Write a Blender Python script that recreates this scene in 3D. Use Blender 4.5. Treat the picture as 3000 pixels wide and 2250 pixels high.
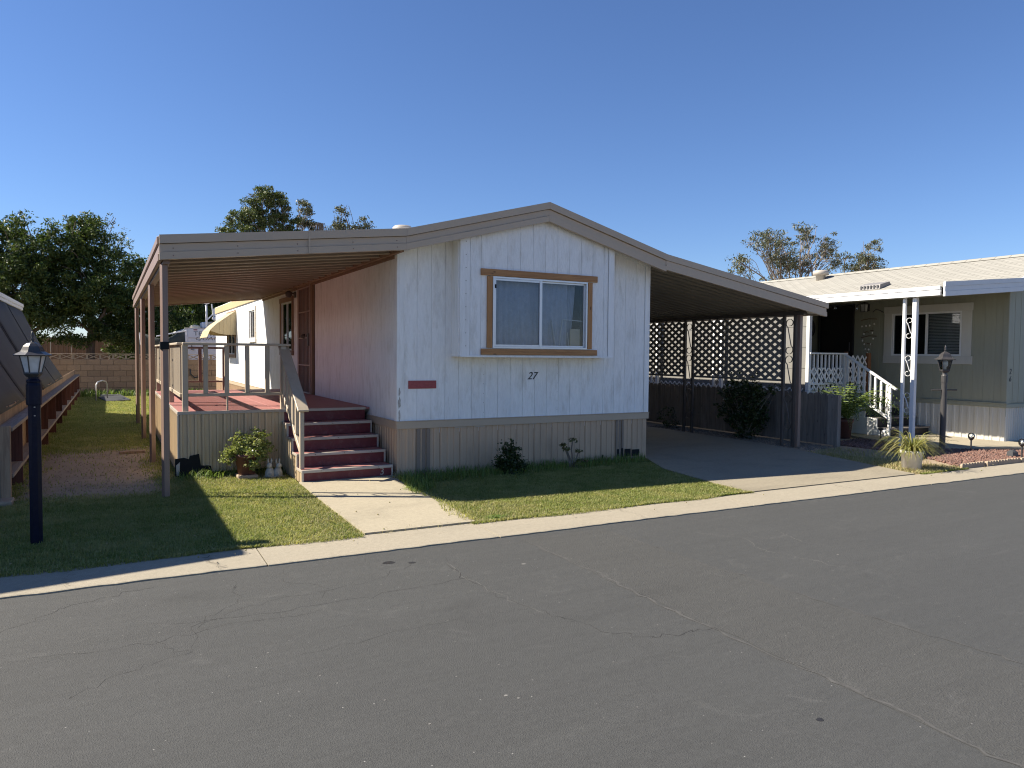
import bpy, math, random
import numpy as np
from mathutils import Matrix, Vector
for o in list(bpy.data.objects): bpy.data.objects.remove(o, do_unlink=True)
S = bpy.context.scene
COL = S.collection
R = math.radians
rnd = random.Random(7)
NP = np.random.default_rng(11)

# ------------------------------------------------------------------ camera, sky, sun, exposure
cam = bpy.data.cameras.new('camera'); camo = bpy.data.objects.new('camera', cam); COL.objects.link(camo)
cam.sensor_width = 36.0; cam.lens = 36.0 * 2141.7 / 3000.0; cam.clip_end = 3000; cam.clip_start = .05
camo.matrix_world = Matrix(((0.87656012, 0.01133424, -0.48115891, 0), (-0.48120121, 0.0400977, -0.87569262, 0),
                            (0.00936806, 0.99913148, 0.04060209, 1.6), (0, 0, 0, 1)))
S.camera = camo
SUN_A, SUN_B = 1.03, 0.55                     # a shadow moves +A in x and -B in y for each metre of height
sun_dir = Vector((-SUN_A, SUN_B, 1.0)).normalized()
sun_el = math.asin(sun_dir.z); sun_az = math.atan2(sun_dir.x, sun_dir.y)
W = bpy.data.worlds.new('World'); S.world = W; W.use_nodes = True
wn = W.node_tree; bg = wn.nodes['Background']
sky = wn.nodes.new('ShaderNodeTexSky'); sky.sky_type = 'NISHITA'; sky.sun_disc = False
sky.sun_elevation = sun_el; sky.sun_rotation = sun_az
sky.altitude = 0; sky.air_density = 1.0; sky.dust_density = 0.0; sky.ozone_density = 8.0
tint = wn.nodes.new('ShaderNodeMix'); tint.data_type = 'RGBA'; tint.blend_type = 'MULTIPLY'; tint.inputs[0].default_value = 1.0
tint.inputs[7].default_value = (1.01, .985, 1.08, 1)          # the clear deep blue of that day, over the whole sky alike
wn.links.new(sky.outputs['Color'], tint.inputs[6]); wn.links.new(tint.outputs[2], bg.inputs['Color']); bg.inputs['Strength'].default_value = 0.056
sl = bpy.data.lights.new('sun', 'SUN'); sl.energy = 4.7; sl.angle = R(.53); sl.color = (1.0, .91, .77)
slo = bpy.data.objects.new('sun', sl); COL.objects.link(slo); slo.location = (-20, 20, 30)
slo.rotation_euler = sun_dir.to_track_quat('Z', 'Y').to_euler()
S.view_settings.view_transform = 'Standard'; S.view_settings.look = 'None'
S.view_settings.gamma = 1; S.view_settings.use_curve_mapping = False; S.view_settings.exposure = 1.25
S.render.engine = 'CYCLES'; S.cycles.filter_width = 1.1

# ------------------------------------------------------------------ materials
def nt(name):
    m = bpy.data.materials.new(name); m.use_nodes = True; n = m.node_tree
    return m, n, n.nodes['Principled BSDF']
def N(n, t, **kw):
    x = n.nodes.new(t)
    for k, v in kw.items():
        if k in x.inputs: x.inputs[k].default_value = v
        else: setattr(x, k, v)
    return x
def coords(n, scale):
    g = N(n, 'ShaderNodeNewGeometry'); mp = N(n, 'ShaderNodeMapping'); mp.inputs['Scale'].default_value = scale
    n.links.new(g.outputs['Position'], mp.inputs['Vector']); return mp.outputs['Vector']
def noise(n, scale=(1, 1, 1), s=1.0, detail=4, rough=.55, dist=0.0):
    x = N(n, 'ShaderNodeTexNoise'); x.inputs['Scale'].default_value = s; x.inputs['Detail'].default_value = detail
    x.inputs['Roughness'].default_value = rough; x.inputs['Distortion'].default_value = dist
    n.links.new(coords(n, scale), x.inputs['Vector']); return x.outputs['Fac']
def ramp(n, fac, stops):
    r = N(n, 'ShaderNodeValToRGB'); cr = r.color_ramp
    while len(cr.elements) < len(stops): cr.elements.new(.5)
    for e, (p, c) in zip(cr.elements, stops):
        e.position = p; e.color = (*c, 1) if len(c) == 3 else c
    n.links.new(fac, r.inputs['Fac']); return r.outputs['Color']
def mixc(n, fac, a, b, mode='MIX'):
    m = N(n, 'ShaderNodeMix', data_type='RGBA', blend_type=mode)
    for sock, v in ((m.inputs[0], fac), (m.inputs[6], a), (m.inputs[7], b)):
        if hasattr(v, 'is_linked'): n.links.new(v, sock)
        else: sock.default_value = v if not isinstance(v, tuple) else (*v, 1)[:4]
    return m.outputs[2]
def math_(n, op, a, b=None):
    m = N(n, 'ShaderNodeMath', operation=op)
    for i, v in enumerate((a, b)):
        if v is None: continue
        if hasattr(v, 'is_linked'): n.links.new(v, m.inputs[i])
        else: m.inputs[i].default_value = v
    return m.outputs[0]
def bumpn(n, p, h, strength=.3, dist=.01):
    b = N(n, 'ShaderNodeBump'); b.inputs['Strength'].default_value = strength; b.inputs['Distance'].default_value = dist
    n.links.new(h, b.inputs['Height']); n.links.new(b.outputs['Normal'], p.inputs['Normal'])
def sc(c, k): return tuple(min(1, x * k) for x in c)
def objrand(n): return N(n, 'ShaderNodeObjectInfo').outputs['Random']

def paint(name, base, rough=.6, var=.10, grain=(6, 6, 6), gs=1.0, bump=.0, bscale=(60, 60, 60), dirt=0.0, dirtcol=(.25, .22, .18), dscale=(9, 9, .8), prand=.05, metal=0.0, spec=.5):
    m, n, p = nt(name); p.inputs['Specular IOR Level'].default_value = spec
    c = ramp(n, noise(n, grain, gs), [(.25, sc(base, 1 - var)), (.75, sc(base, 1 + var))])
    if prand:
        r = math_(n, 'MULTIPLY_ADD', objrand(n), 2 * prand); n.nodes[-1].inputs[2].default_value = 1 - prand
        c = mixc(n, 1.0, c, r, 'MULTIPLY')
    if dirt:
        d = ramp(n, noise(n, dscale, 1.0, 6, .7), [(.50, (0, 0, 0)), (.78, (dirt,) * 3)])
        c = mixc(n, d, c, dirtcol)
    n.links.new(c, p.inputs['Base Color']); p.inputs['Roughness'].default_value = rough; p.inputs['Metallic'].default_value = metal
    if bump: bumpn(n, p, noise(n, bscale, 1.0, 5), bump, .01)
    return m
def wood(name, base, dark, axis='z', rough=.75, prand=.14, knots=0.0, gscale=40):
    m, n, p = nt(name)
    s = {'z': (gscale, gscale, 2.2), 'x': (2.2, gscale, gscale), 'y': (gscale, 2.2, gscale)}[axis]
    g = noise(n, s, 1.0, 6, .65, .6)
    c = ramp(n, g, [(.3, dark), (.55, base), (.8, sc(base, 1.22))])
    c = mixc(n, math_(n, 'MULTIPLY', noise(n, (3, 3, 3), 1.0), .5), c, sc(dark, .9))
    r = math_(n, 'MULTIPLY_ADD', objrand(n), 2 * prand); n.nodes[-1].inputs[2].default_value = 1 - prand
    c = mixc(n, 1.0, c, r, 'MULTIPLY')
    if knots:
        v = N(n, 'ShaderNodeTexVoronoi'); v.inputs['Scale'].default_value = 1.0
        n.links.new(coords(n, {'x': (4, 9, 9), 'z': (9, 9, 4), 'y': (9, 4, 9)}[axis]), v.inputs['Vector'])
        k = ramp(n, v.outputs['Distance'], [(.07, (knots,) * 3), (.13, (0, 0, 0))])
        c = mixc(n, k, c, sc(dark, .35))
    n.links.new(c, p.inputs['Base Color']); p.inputs['Roughness'].default_value = rough
    bumpn(n, p, g, .35, .006); return m
def concrete(name, base, speck=.25, stain=.35, sc_=1.0):
    m, n, p = nt(name)
    f = noise(n, (190, 190, 190), 1.0, 3, .7); b = noise(n, (1.1 * sc_, 1.9 * sc_, 1), 1.0, 7, .62, .5)
    mid = noise(n, (24, 30, 24), 1.0, 6, .75); pit = noise(n, (70, 70, 70), 1.0, 2, .5)
    c = ramp(n, b, [(.3, sc(base, 1 - stain)), (.52, base), (.75, sc(base, 1.12))])
    c = mixc(n, .55, c, ramp(n, mid, [(.3, sc(base, .6)), (.7, sc(base, 1.25))]))
    c = mixc(n, ramp(n, pit, [(.62, (0, 0, 0)), (.75, (.6,) * 3)]), c, sc(base, .5))
    c = mixc(n, ramp(n, noise(n, (.7, 3.5, 1), 1.0, 6, .7, 1.0), [(.56, (0, 0, 0)), (.75, (.45,) * 3)]), c, sc(base, .55))
    c = mixc(n, speck, c, ramp(n, f, [(.35, sc(base, .45)), (.65, sc(base, 1.5))]))
    n.links.new(c, p.inputs['Base Color']); p.inputs['Roughness'].default_value = .88
    bumpn(n, p, f, .35, .004); return m
def asphalt(name, base, warm=0.0, coarse=1.0):
    m, n, p = nt(name)
    f = noise(n, (150 / coarse,) * 3, 1.0, 3, .75); big = noise(n, (.5, 1.3, 1), 1.0, 7, .65, .4)
    st = noise(n, (.35, 3.2, 1), 1.0, 6, .6, .3)
    c = ramp(n, big, [(.28, sc(base, .62)), (.5, base), (.76, sc(base, 1.38))])
    c = mixc(n, .45, c, ramp(n, st, [(.3, sc(base, .78)), (.7, sc(base, 1.25))]))
    c = mixc(n, .55, c, ramp(n, f, [(.34, sc(base, .35)), (.66, sc(base, 1.85))]))
    c = mixc(n, .4, c, ramp(n, noise(n, (26, 48, 30), 1.0, 4, .8), [(.3, sc(base, .6)), (.7, sc(base, 1.45))]))
    c = mixc(n, .17, c, ramp(n, noise(n, (.9, 11, 1), 1.0, 5, .75, .6), [(.3, sc(base, .6)), (.7, sc(base, 1.4))]))
    v = N(n, 'ShaderNodeTexVoronoi'); v.inputs['Scale'].default_value = 1.0
    n.links.new(coords(n, (22, 22, 22)), v.inputs['Vector'])
    k = ramp(n, v.outputs['Distance'], [(.055, (.75,) * 3), (.09, (0, 0, 0))])
    k2 = ramp(n, N(n, 'ShaderNodeSeparateColor').outputs[0], [(.86, (0, 0, 0)), (.9, (1, 1, 1))])
    n.links.new(v.outputs['Color'], n.nodes[-2].inputs[0])
    c = mixc(n, mixc(n, 1.0, k, k2, 'MULTIPLY'), c, (.34, .33, .31))
    sp = ramp(n, noise(n, (2.3, 2.9, 1), 1.0, 5, .75, 1.2), [(.58, (0, 0, 0)), (.8, (.45,) * 3)])
    c = mixc(n, sp, c, (.115 + warm, .114, .108))
    dk = ramp(n, noise(n, (.55, .8, 1), 1.0, 5, .7, 1.5), [(.60, (0, 0, 0)), (.74, (.45,) * 3)])
    c = mixc(n, dk, c, sc(base, .55))
    n.links.new(c, p.inputs['Base Color']); p.inputs['Roughness'].default_value = .82
    bumpn(n, p, f, .8 * coarse, .006); return m
def soil(name, base, dark, s=1.0):
    m, n, p = nt(name)
    f = noise(n, (60, 60, 60), 1.0, 5, .7); b = noise(n, (1.6 * s, 2.4 * s, 1), 1.0, 7, .65, .5)
    c = ramp(n, b, [(.3, dark), (.55, base), (.8, sc(base, 1.25))])
    c = mixc(n, .4, c, ramp(n, f, [(.3, sc(base, .55)), (.7, sc(base, 1.4))]))
    n.links.new(c, p.inputs['Base Color']); p.inputs['Roughness'].default_value = .95
    bumpn(n, p, f, .6, .02); return m
def leafm(name, cols, rough=.5, trans=.25, spec=.4, patch=None):
    m, n, p = nt(name)
    g = N(n, 'ShaderNodeNewGeometry')
    c = ramp(n, g.outputs['Random Per Island'], [(i / (len(cols) - 1), c) for i, c in enumerate(cols)])
    if patch:
        c = mixc(n, ramp(n, noise(n, (1.7, 2.3, 1), 1.0, 6, .75, .8), [(.44, (0, 0, 0)), (.62, (.9,) * 3)]), c, mixc(n, .5, c, patch))
        c = mixc(n, ramp(n, noise(n, (5, 6, 1), 1.0, 4, .7, .5), [(.35, (.55,) * 3), (.6, (0, 0, 0))]), c, mixc(n, 1.0, c, (.62, .70, .55), 'MULTIPLY'))
    n.links.new(c, p.inputs['Base Color']); p.inputs['Roughness'].default_value = rough
    p.inputs['Specular IOR Level'].default_value = spec
    t = N(n, 'ShaderNodeBsdfTranslucent'); n.links.new(mixc(n, 1.0, c, (1.25, 1.3, .7), 'MULTIPLY'), t.inputs['Color'])
    mx = N(n, 'ShaderNodeMixShader'); mx.inputs[0].default_value = trans
    n.links.new(p.outputs[0], mx.inputs[1]); n.links.new(t.outputs[0], mx.inputs[2])
    n.links.new(mx.outputs[0], n.nodes['Material Output'].inputs['Surface']); return m
def glass(name, tint=(.85, .9, .9), ior=1.5, rough=.02, boost=.0):
    m, n, p = nt(name); n.nodes.remove(p)
    t = N(n, 'ShaderNodeBsdfTransparent'); t.inputs['Color'].default_value = (*tint, 1)
    g = N(n, 'ShaderNodeBsdfGlossy'); g.inputs['Roughness'].default_value = rough
    f = N(n, 'ShaderNodeFresnel'); f.inputs['IOR'].default_value = ior
    fac = math_(n, 'ADD', f.outputs[0], boost); n.nodes[-1].use_clamp = True
    mx = N(n, 'ShaderNodeMixShader'); n.links.new(fac, mx.inputs[0])
    n.links.new(t.outputs[0], mx.inputs[1]); n.links.new(g.outputs[0], mx.inputs[2])
    n.links.new(mx.outputs[0], n.nodes['Material Output'].inputs['Surface']); return m

M = {}
M['white'] = paint('white_siding', (.82, .825, .81), .55, .06, (40, 40, 9), 1.0, .6, (60, 60, 16), .75, (.52, .50, .45), (9, 9, 2.2), .025)
M['whitetrim'] = paint('white_trim', (.82, .825, .81), .5, .05, (10, 10, 3), 1.0, .15, (60, 60, 10), .45, (.42, .40, .35), (14, 14, 1.5), .03)
M['taupe'] = paint('taupe_metal', (.46, .365, .265), .45, .05, (3, 3, 3), 1.0, .0, dirt=.25, dirtcol=(.22, .18, .14), dscale=(3, 3, 3), prand=.03)
M['skirt'] = paint('taupe_skirting', (.52, .37, .245), .55, .06, (5, 5, 2), 1.0, .05, dirt=.35, dirtcol=(.22, .17, .12), dscale=(6, 6, 1.2), prand=.05)
M['skirtbay'] = paint('tan_skirting', (.55, .43, .275), .55, .06, (6, 6, 2), 1.0, .05, dirt=.3, dirtcol=(.30, .24, .16), dscale=(8, 8, 1.5), prand=.05)
M['brown'] = paint('brown_painted_steel', (.22, .15, .12), .45, .08, (8, 8, 4), 1.0, .08, dirt=.25, dirtcol=(.32, .26, .2), dscale=(20, 20, 3), prand=.04)
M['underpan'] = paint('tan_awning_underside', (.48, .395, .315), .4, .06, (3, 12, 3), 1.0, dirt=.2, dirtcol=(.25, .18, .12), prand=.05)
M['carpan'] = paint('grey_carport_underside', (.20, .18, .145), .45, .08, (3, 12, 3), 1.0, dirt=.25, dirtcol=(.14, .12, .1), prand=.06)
M['blackiron'] = paint('dark_brown_iron', (.075, .062, .055), .5, .15, (20, 20, 5), prand=.05)
M['latticegrey'] = paint('grey_brown_lattice', (.19, .178, .165), .7, .12, (20, 20, 20), prand=.08)
M['red'] = paint('red_deck_paint', (.345, .145, .132), .62, .12, (3, 9, 5), 1.0, .1, dirt=.35, dirtcol=(.30, .13, .12), dscale=(4, 7, 6), prand=.04)
M['darkred'] = paint('dark_red_riser_paint', (.13, .012, .018), .5, .12, (10, 10, 20), 1.0, .1, dirt=.3, dirtcol=(.30, .16, .15), dscale=(12, 12, 12), prand=.05)
M['signred'] = paint('dull_red_sign_paint', (.32, .07, .07), .7, .15, (30, 30, 60), 1.0, .3, prand=0)
M['metaltrim'] = paint('pale_metal_edging', (.42, .375, .32), .4, .06, (10, 10, 10), dirt=.35, dirtcol=(.3, .24, .18), dscale=(25, 25, 25))
M['railpaint_lit'] = paint('sunlit_rail_paint', (.60, .53, .40), .55, .07, (10, 10, 4), 1.0, .1, dirt=.3, dirtcol=(.38, .30, .2), dscale=(12, 12, 3))  # unused; the rail paint in its sunlit tone
M['railpaint'] = paint('taupe_rail_paint', (.42, .355, .27), .5, .07, (10, 10, 4), dirt=.25, dirtcol=(.28, .22, .16), dscale=(12, 12, 3))
M['alu'] = paint('aluminium_frame', (.62, .64, .66), .35, .04, (8, 8, 8), prand=.02, metal=.5)
M['curtain'] = paint('grey_white_curtain', (.56, .59, .66), .9, .10, (14, 14, 14), prand=.03)
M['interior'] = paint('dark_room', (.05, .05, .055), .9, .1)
M['glass'] = glass('window_glass', (.84, .87, .90), 1.38, .02, .0)
M['darkglass'] = glass('dark_window_glass', (.5, .55, .55), 1.5, .02, .05)
M['skirtdark'] = paint('dark_curtain', (.16, .16, .165), .9, .2, (3, 60, 3))
M['pine'] = wood('pine_trim_x', (.47, .235, .085), (.28, .125, .042), 'x', .6, .08, .9, 45)
M['pinez'] = wood('pine_trim_z', (.47, .235, .085), (.28, .125, .042), 'z', .6, .08, .9, 45)
M['oldpine'] = wood('weathered_brown_trim', (.30, .19, .12), (.18, .11, .07), 'z', .7, .1, 0, 40)
M['chiptrim'] = paint('flaking_orange_trim', (.72, .68, .60), .7, .08, (10, 10, 10), 1.0, .3, dirt=1.0, dirtcol=(.62, .33, .13), dscale=(16, 16, 16))
M['greywood'] = wood('weathered_grey_fence', (.27, .235, .20), (.15, .125, .105), 'z', .85, .2, .6, 35)
M['fencewood'] = wood('brown_fence_boards', (.34, .235, .15), (.19, .12, .075), 'z', .85, .18, .6, 35)
M['fencered'] = wood('red_stained_fence_studs', (.13, .05, .035), (.06, .022, .016), 'z', .85, .18, .4, 35)
M['railwood'] = wood('grey_brown_rail', (.33, .265, .205), (.2, .15, .11), 'y', .85, .1, .4, 35)
M['concrete'] = concrete('pale_concrete', (.355, .312, .226))
M['kerbc'] = concrete('kerb_concrete', (.32, .283, .213), .35, .25, .8)
M['drivec'] = concrete('driveway_concrete', (.27, .235, .17), .2, .4)
M['asphalt'] = asphalt('asphalt', (.0520, .0532, .0512))
M['patch'] = asphalt('asphalt_patch', (.0560, .0562, .0525), .0, 1.5)
M['crack'] = paint('crack_filler', (.024, .023, .022), .9, .2, (30, 30, 30))
M['crackpale'] = paint('dusty_crack_fill', (.17, .165, .155), .9, .2, (30, 30, 30))
M['seam'] = paint('worn_patch_seam', (.068, .067, .064), .9, .3, (30, 30, 30))
M['oil'] = paint('oil_spot', (.022, .021, .02), .5, .2, (30, 30, 30))
M['dirt'] = soil('dry_soil', (.34, .26, .175), (.21, .16, .105))
M['lawnsoil'] = soil('lawn_thatch', (.24, .22, .10), (.13, .13, .055), 1.5)
M['grass'] = leafm('grass_blades', [(.145, .19, .046), (.20, .245, .068), (.28, .31, .10), (.38, .36, .165), (.225, .27, .08)], .6, .4, .25, (.56, .47, .24))
M['drygrass'] = leafm('dry_grass_blades', [(.40, .34, .19), (.26, .26, .11), (.48, .40, .24), (.20, .23, .09)], .7, .3, .2)
M['weed'] = leafm('weed_leaves', [(.09, .15, .03), (.15, .22, .055), (.23, .29, .09)], .5, .35, .3)
M['ventgrey'] = paint('perforated_vent_strip', (.24, .185, .14), .7, .25, (150, 150, 150))
M['roofvent'] = paint('grey_roof_vent', (.22, .21, .20), .6, .1)
M['lava'] = leafm('red_lava_rock', [(.15, .085, .065), (.21, .12, .095), (.10, .06, .05), (.25, .16, .13)], .9, 0.0, .2)
M['greenwall'] = paint('sage_siding', (.325, .325, .245), .6, .05, (20, 20, 3), 1.0, .15, (90, 90, 6), .15, (.22, .21, .17), prand=.02)
M['nwhite'] = paint('bright_white_metal', (.74, .74, .73), .4, .03, (6, 6, 6), dirt=.2, dirtcol=(.55, .5, .45), dscale=(14, 14, 14), prand=.02)
M['nskirt'] = paint('cream_ribbed_skirting', (.56, .545, .49), .5, .04, (6, 6, 2), dirt=.2, dirtcol=(.4, .36, .3), prand=.05)
M['nfascia'] = paint('shade_greyed_fascia', (.62, .63, .64), .45, .04, (6, 6, 6), prand=.02)  # white trim with shade mixed into its colour; left awning edge shares it
M['stucco'] = paint('pale_grey_panel', (.19, .184, .168), .8, .06, (30, 30, 30), 1.0, .3, (70, 70, 70), .15, (.45, .43, .4), prand=.05)
M['roofing'] = paint('white_roof_coating', (.7, .7, .68), .6, .08, (2, 2, 2))
M['block'] = paint('tan_concrete_block', (.29, .195, .125), .9, .10, (25, 25, 25), 1.0, .4, (90, 90, 90), .3, (.2, .15, .11), (3, 3, 2), .12)
M['mortarpale'] = paint('bare_grey_primer', (.40, .38, .35), .9, .25, (40, 40, 40))
M['mortar'] = paint('mortar', (.15, .105, .075), .95, .1, (30, 30, 30))
M['screenblock'] = paint('painted_screen_block', (.31, .24, .175), .85, .1, (20, 20, 20), prand=.08)
M['shade'] = paint('charcoal_shade_cloth', (.042, .042, .044), .8, .12, (3, 3, 3), 1.0, .1, (200, 200, 200), prand=.05)
M['navy'] = paint('navy_post_paint', (.006, .008, .022), .35, .2, (20, 20, 20), dirt=.2, dirtcol=(.05, .05, .055), dscale=(25, 25, 25), prand=0, spec=.15)
M['blackmetal'] = paint('black_lantern_metal', (.045, .043, .045), .4, .2, (20, 20, 20), dirt=.2, dirtcol=(.16, .15, .14), dscale=(20, 20, 20), prand=0)
M['darkmetal'] = paint('charcoal_post_paint', (.05, .048, .048), .45, .15, (20, 20, 20), prand=0)
M['milkglass'] = paint('dusty_lantern_glass', (.55, .56, .55), .25, .15, (20, 20, 20))
M['clearglass'] = glass('lantern_glass', (.9, .92, .92), 1.45, .05, .03)
M['bulb'] = paint('white_bulb', (.85, .84, .8), .3, .03)
M['terracotta'] = paint('terracotta', (.13, .055, .042), .75, .12, (20, 20, 20), 1.0, .1)
M['whitepot'] = paint('white_pot', (.85, .83, .78), .6, .06, (12, 12, 12), dirt=.2, dirtcol=(.45, .38, .28), dscale=(12, 12, 6))
M['statue'] = paint('weathered_statue_plaster', (.34, .35, .33), .85, .18, (30, 30, 30), 1.0, .3, (60, 60, 60), .5, (.20, .25, .30), (20, 20, 20))
M['rvwhite'] = paint('trailer_white', (.66, .67, .69), .4, .03, (3, 3, 3), prand=0)
M['rvtext'] = paint('trailer_lettering', (.10, .12, .14), .5, .05)
M['redlens'] = paint('red_lamp_lens', (.30, .02, .04), .2, .05)
M['tarp'] = paint('dark_green_mesh', (.035, .045, .04), .8, .2, (8, 8, 8), 1.0, .5, (9, 9, 9))
M['beige'] = paint('beige_plastic', (.62, .53, .38), .5, .05)
M['awntan'] = paint('tan_window_awning', (.50, .40, .23), .5, .06, (8, 8, 8), prand=.05)
M['door'] = paint('brown_door', (.05, .032, .028), .55, .1, (20, 20, 3))
M['doorbars'] = paint('pinkish_bars', (.36, .25, .21), .5, .08, (20, 20, 10))
M['blackdoor'] = paint('black_security_door', (.012, .012, .013), .55, .2, (20, 20, 20))
M['rust'] = paint('rusty_fence_sheet', (.20, .13, .085), .8, .12, (6, 6, 2), dirt=.4, dirtcol=(.12, .08, .055))
M['bark'] = wood('tree_bark', (.14, .105, .075), (.06, .045, .032), 'z', .9, .1, 0, 18)
M['palebark'] = wood('pale_bark', (.27, .23, .19), (.14, .12, .10), 'z', .9, .1, 0, 18)
M['twig'] = paint('dry_twigs', (.20, .16, .12), .9, .15, (20, 20, 20))
M['leafdark'] = leafm('dark_tree_leaves', [(.022, .042, .010), (.04, .068, .014), (.075, .108, .026), (.05, .08, .018), (.12, .15, .042)], .5, .28, .3)
M['leafmid'] = leafm('mid_tree_leaves', [(.045, .07, .02), (.085, .115, .032), (.13, .15, .048), (.06, .085, .025)], .5, .2, .4)
M['leafgum'] = leafm('gum_tree_leaves', [(.055, .07, .036), (.09, .105, .058), (.13, .14, .082), (.10, .095, .058)], .5, .15, .4)
M['leafcyp'] = leafm('cypress_leaves', [(.03, .035, .02), (.05, .05, .03), (.07, .055, .035)], .6, .1, .2)
M['leafbush'] = leafm('jade_bush_leaves', [(.14, .19, .045), (.22, .26, .07), (.32, .33, .12), (.10, .14, .035)], .4, .25, .5)
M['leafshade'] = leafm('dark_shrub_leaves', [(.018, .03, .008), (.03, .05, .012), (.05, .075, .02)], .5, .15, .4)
M['fern'] = leafm('fern_fronds', [(.09, .14, .03), (.15, .21, .05), (.22, .27, .08)], .45, .3, .4)
M['spider'] = leafm('yellow_green_strap_leaves', [(.20, .20, .05), (.30, .28, .09), (.14, .16, .04), (.36, .31, .14)], .45, .3, .4)
M['aeon'] = leafm('succulent_leaves', [(.09, .10, .03), (.14, .14, .05), (.11, .08, .04)], .4, .15, .4)
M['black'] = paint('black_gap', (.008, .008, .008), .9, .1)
M['ink'] = paint('black_number_paint', (.02, .02, .022), .5, .1)
M['galv'] = paint('galvanised_pipe', (.45, .44, .42), .35, .1, (20, 20, 20), metal=.5)
M['hatch'] = paint('dark_grey_board', (.045, .047, .05), .6, .2, (10, 10, 10))
M['brownwood'] = wood('orange_brown_post', (.30, .13, .05), (.18, .07, .03), 'z', .7, .1, .4, 35)
M['driftwood'] = wood('driftwood', (.20, .15, .11), (.12, .09, .06), 'y', .9, .1, 0, 40)
M['shell'] = paint('pale_shell', (.75, .73, .68), .5, .08)
M['paver'] = concrete('paver_stone', (.36, .28, .20), .2, .2)
def shingle_mat():
    m, n, p = nt('pale_shingle_roof'); b = (.30, .288, .25)
    br = N(n, 'ShaderNodeTexBrick'); br.inputs['Scale'].default_value = 1.0
    br.inputs['Color1'].default_value = (*sc(b, .93), 1); br.inputs['Color2'].default_value = (*sc(b, 1.1), 1)
    br.inputs['Mortar'].default_value = (*sc(b, .42), 1); br.inputs['Mortar Size'].default_value = .011
    br.inputs['Brick Width'].default_value = .31; br.inputs['Row Height'].default_value = .137; br.offset = .5
    g = N(n, 'ShaderNodeNewGeometry'); sp = N(n, 'ShaderNodeSeparateXYZ'); cb = N(n, 'ShaderNodeCombineXYZ')
    n.links.new(g.outputs['Position'], sp.inputs[0]); n.links.new(sp.outputs[1], cb.inputs[0]); n.links.new(sp.outputs[0], cb.inputs[1])
    n.links.new(cb.outputs[0], br.inputs['Vector'])
    c = mixc(n, .3, br.outputs['Color'], ramp(n, noise(n, (40, 40, 40), 1.0, 3), [(.3, sc(b, .7)), (.7, sc(b, 1.25))]))
    n.links.new(c, p.inputs['Base Color']); p.inputs['Roughness'].default_value = .9
    bumpn(n, p, br.outputs['Fac'], -.6, .01); return m
M['shingle'] = shingle_mat()

# ------------------------------------------------------------------ mesh and object helpers
WL = {}                                      # world location of every object
def link(o, parent, loc):
    COL.objects.link(o); loc = Vector(loc); WL[o.name] = loc
    if parent is not None:
        o.parent = parent; o.location = loc - WL[parent.name]
    else: o.location = loc
    return o
def tag(o, label=None, cat=None, group=None, kind=None):
    if label: o['label'] = label
    if cat: o['category'] = cat
    if group: o['group'] = group
    if kind: o['kind'] = kind
    return o
def thing(name, loc, label, cat, group=None):
    o = bpy.data.objects.new(name, None); o.empty_display_size = .1
    return tag(link(o, None, loc), label, cat, group)
def holder(name, parent, loc):
    o = bpy.data.objects.new(name, None); o.empty_display_size = .05
    return link(o, parent, loc)
def mesh_np(name, v, f, mat, smooth=False):
    me = bpy.data.meshes.new(name); v = np.asarray(v, np.float32)
    if isinstance(f, np.ndarray):
        k = f.shape[1]; me.vertices.add(len(v)); me.vertices.foreach_set('co', v.ravel())
        me.loops.add(f.size); me.loops.foreach_set('vertex_index', f.astype(np.int32).ravel())
        me.polygons.add(len(f)); me.polygons.foreach_set('loop_start', np.arange(0, f.size, k, dtype=np.int32))
        me.polygons.foreach_set('loop_total', np.full(len(f), k, np.int32)); me.update(calc_edges=True)
    else: me.from_pydata([tuple(map(float, x)) for x in v], [], f); me.update()
    me.materials.append(M[mat] if isinstance(mat, str) else mat)
    if smooth: me.polygons.foreach_set('use_smooth', [True] * len(me.polygons))
    return me
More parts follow.
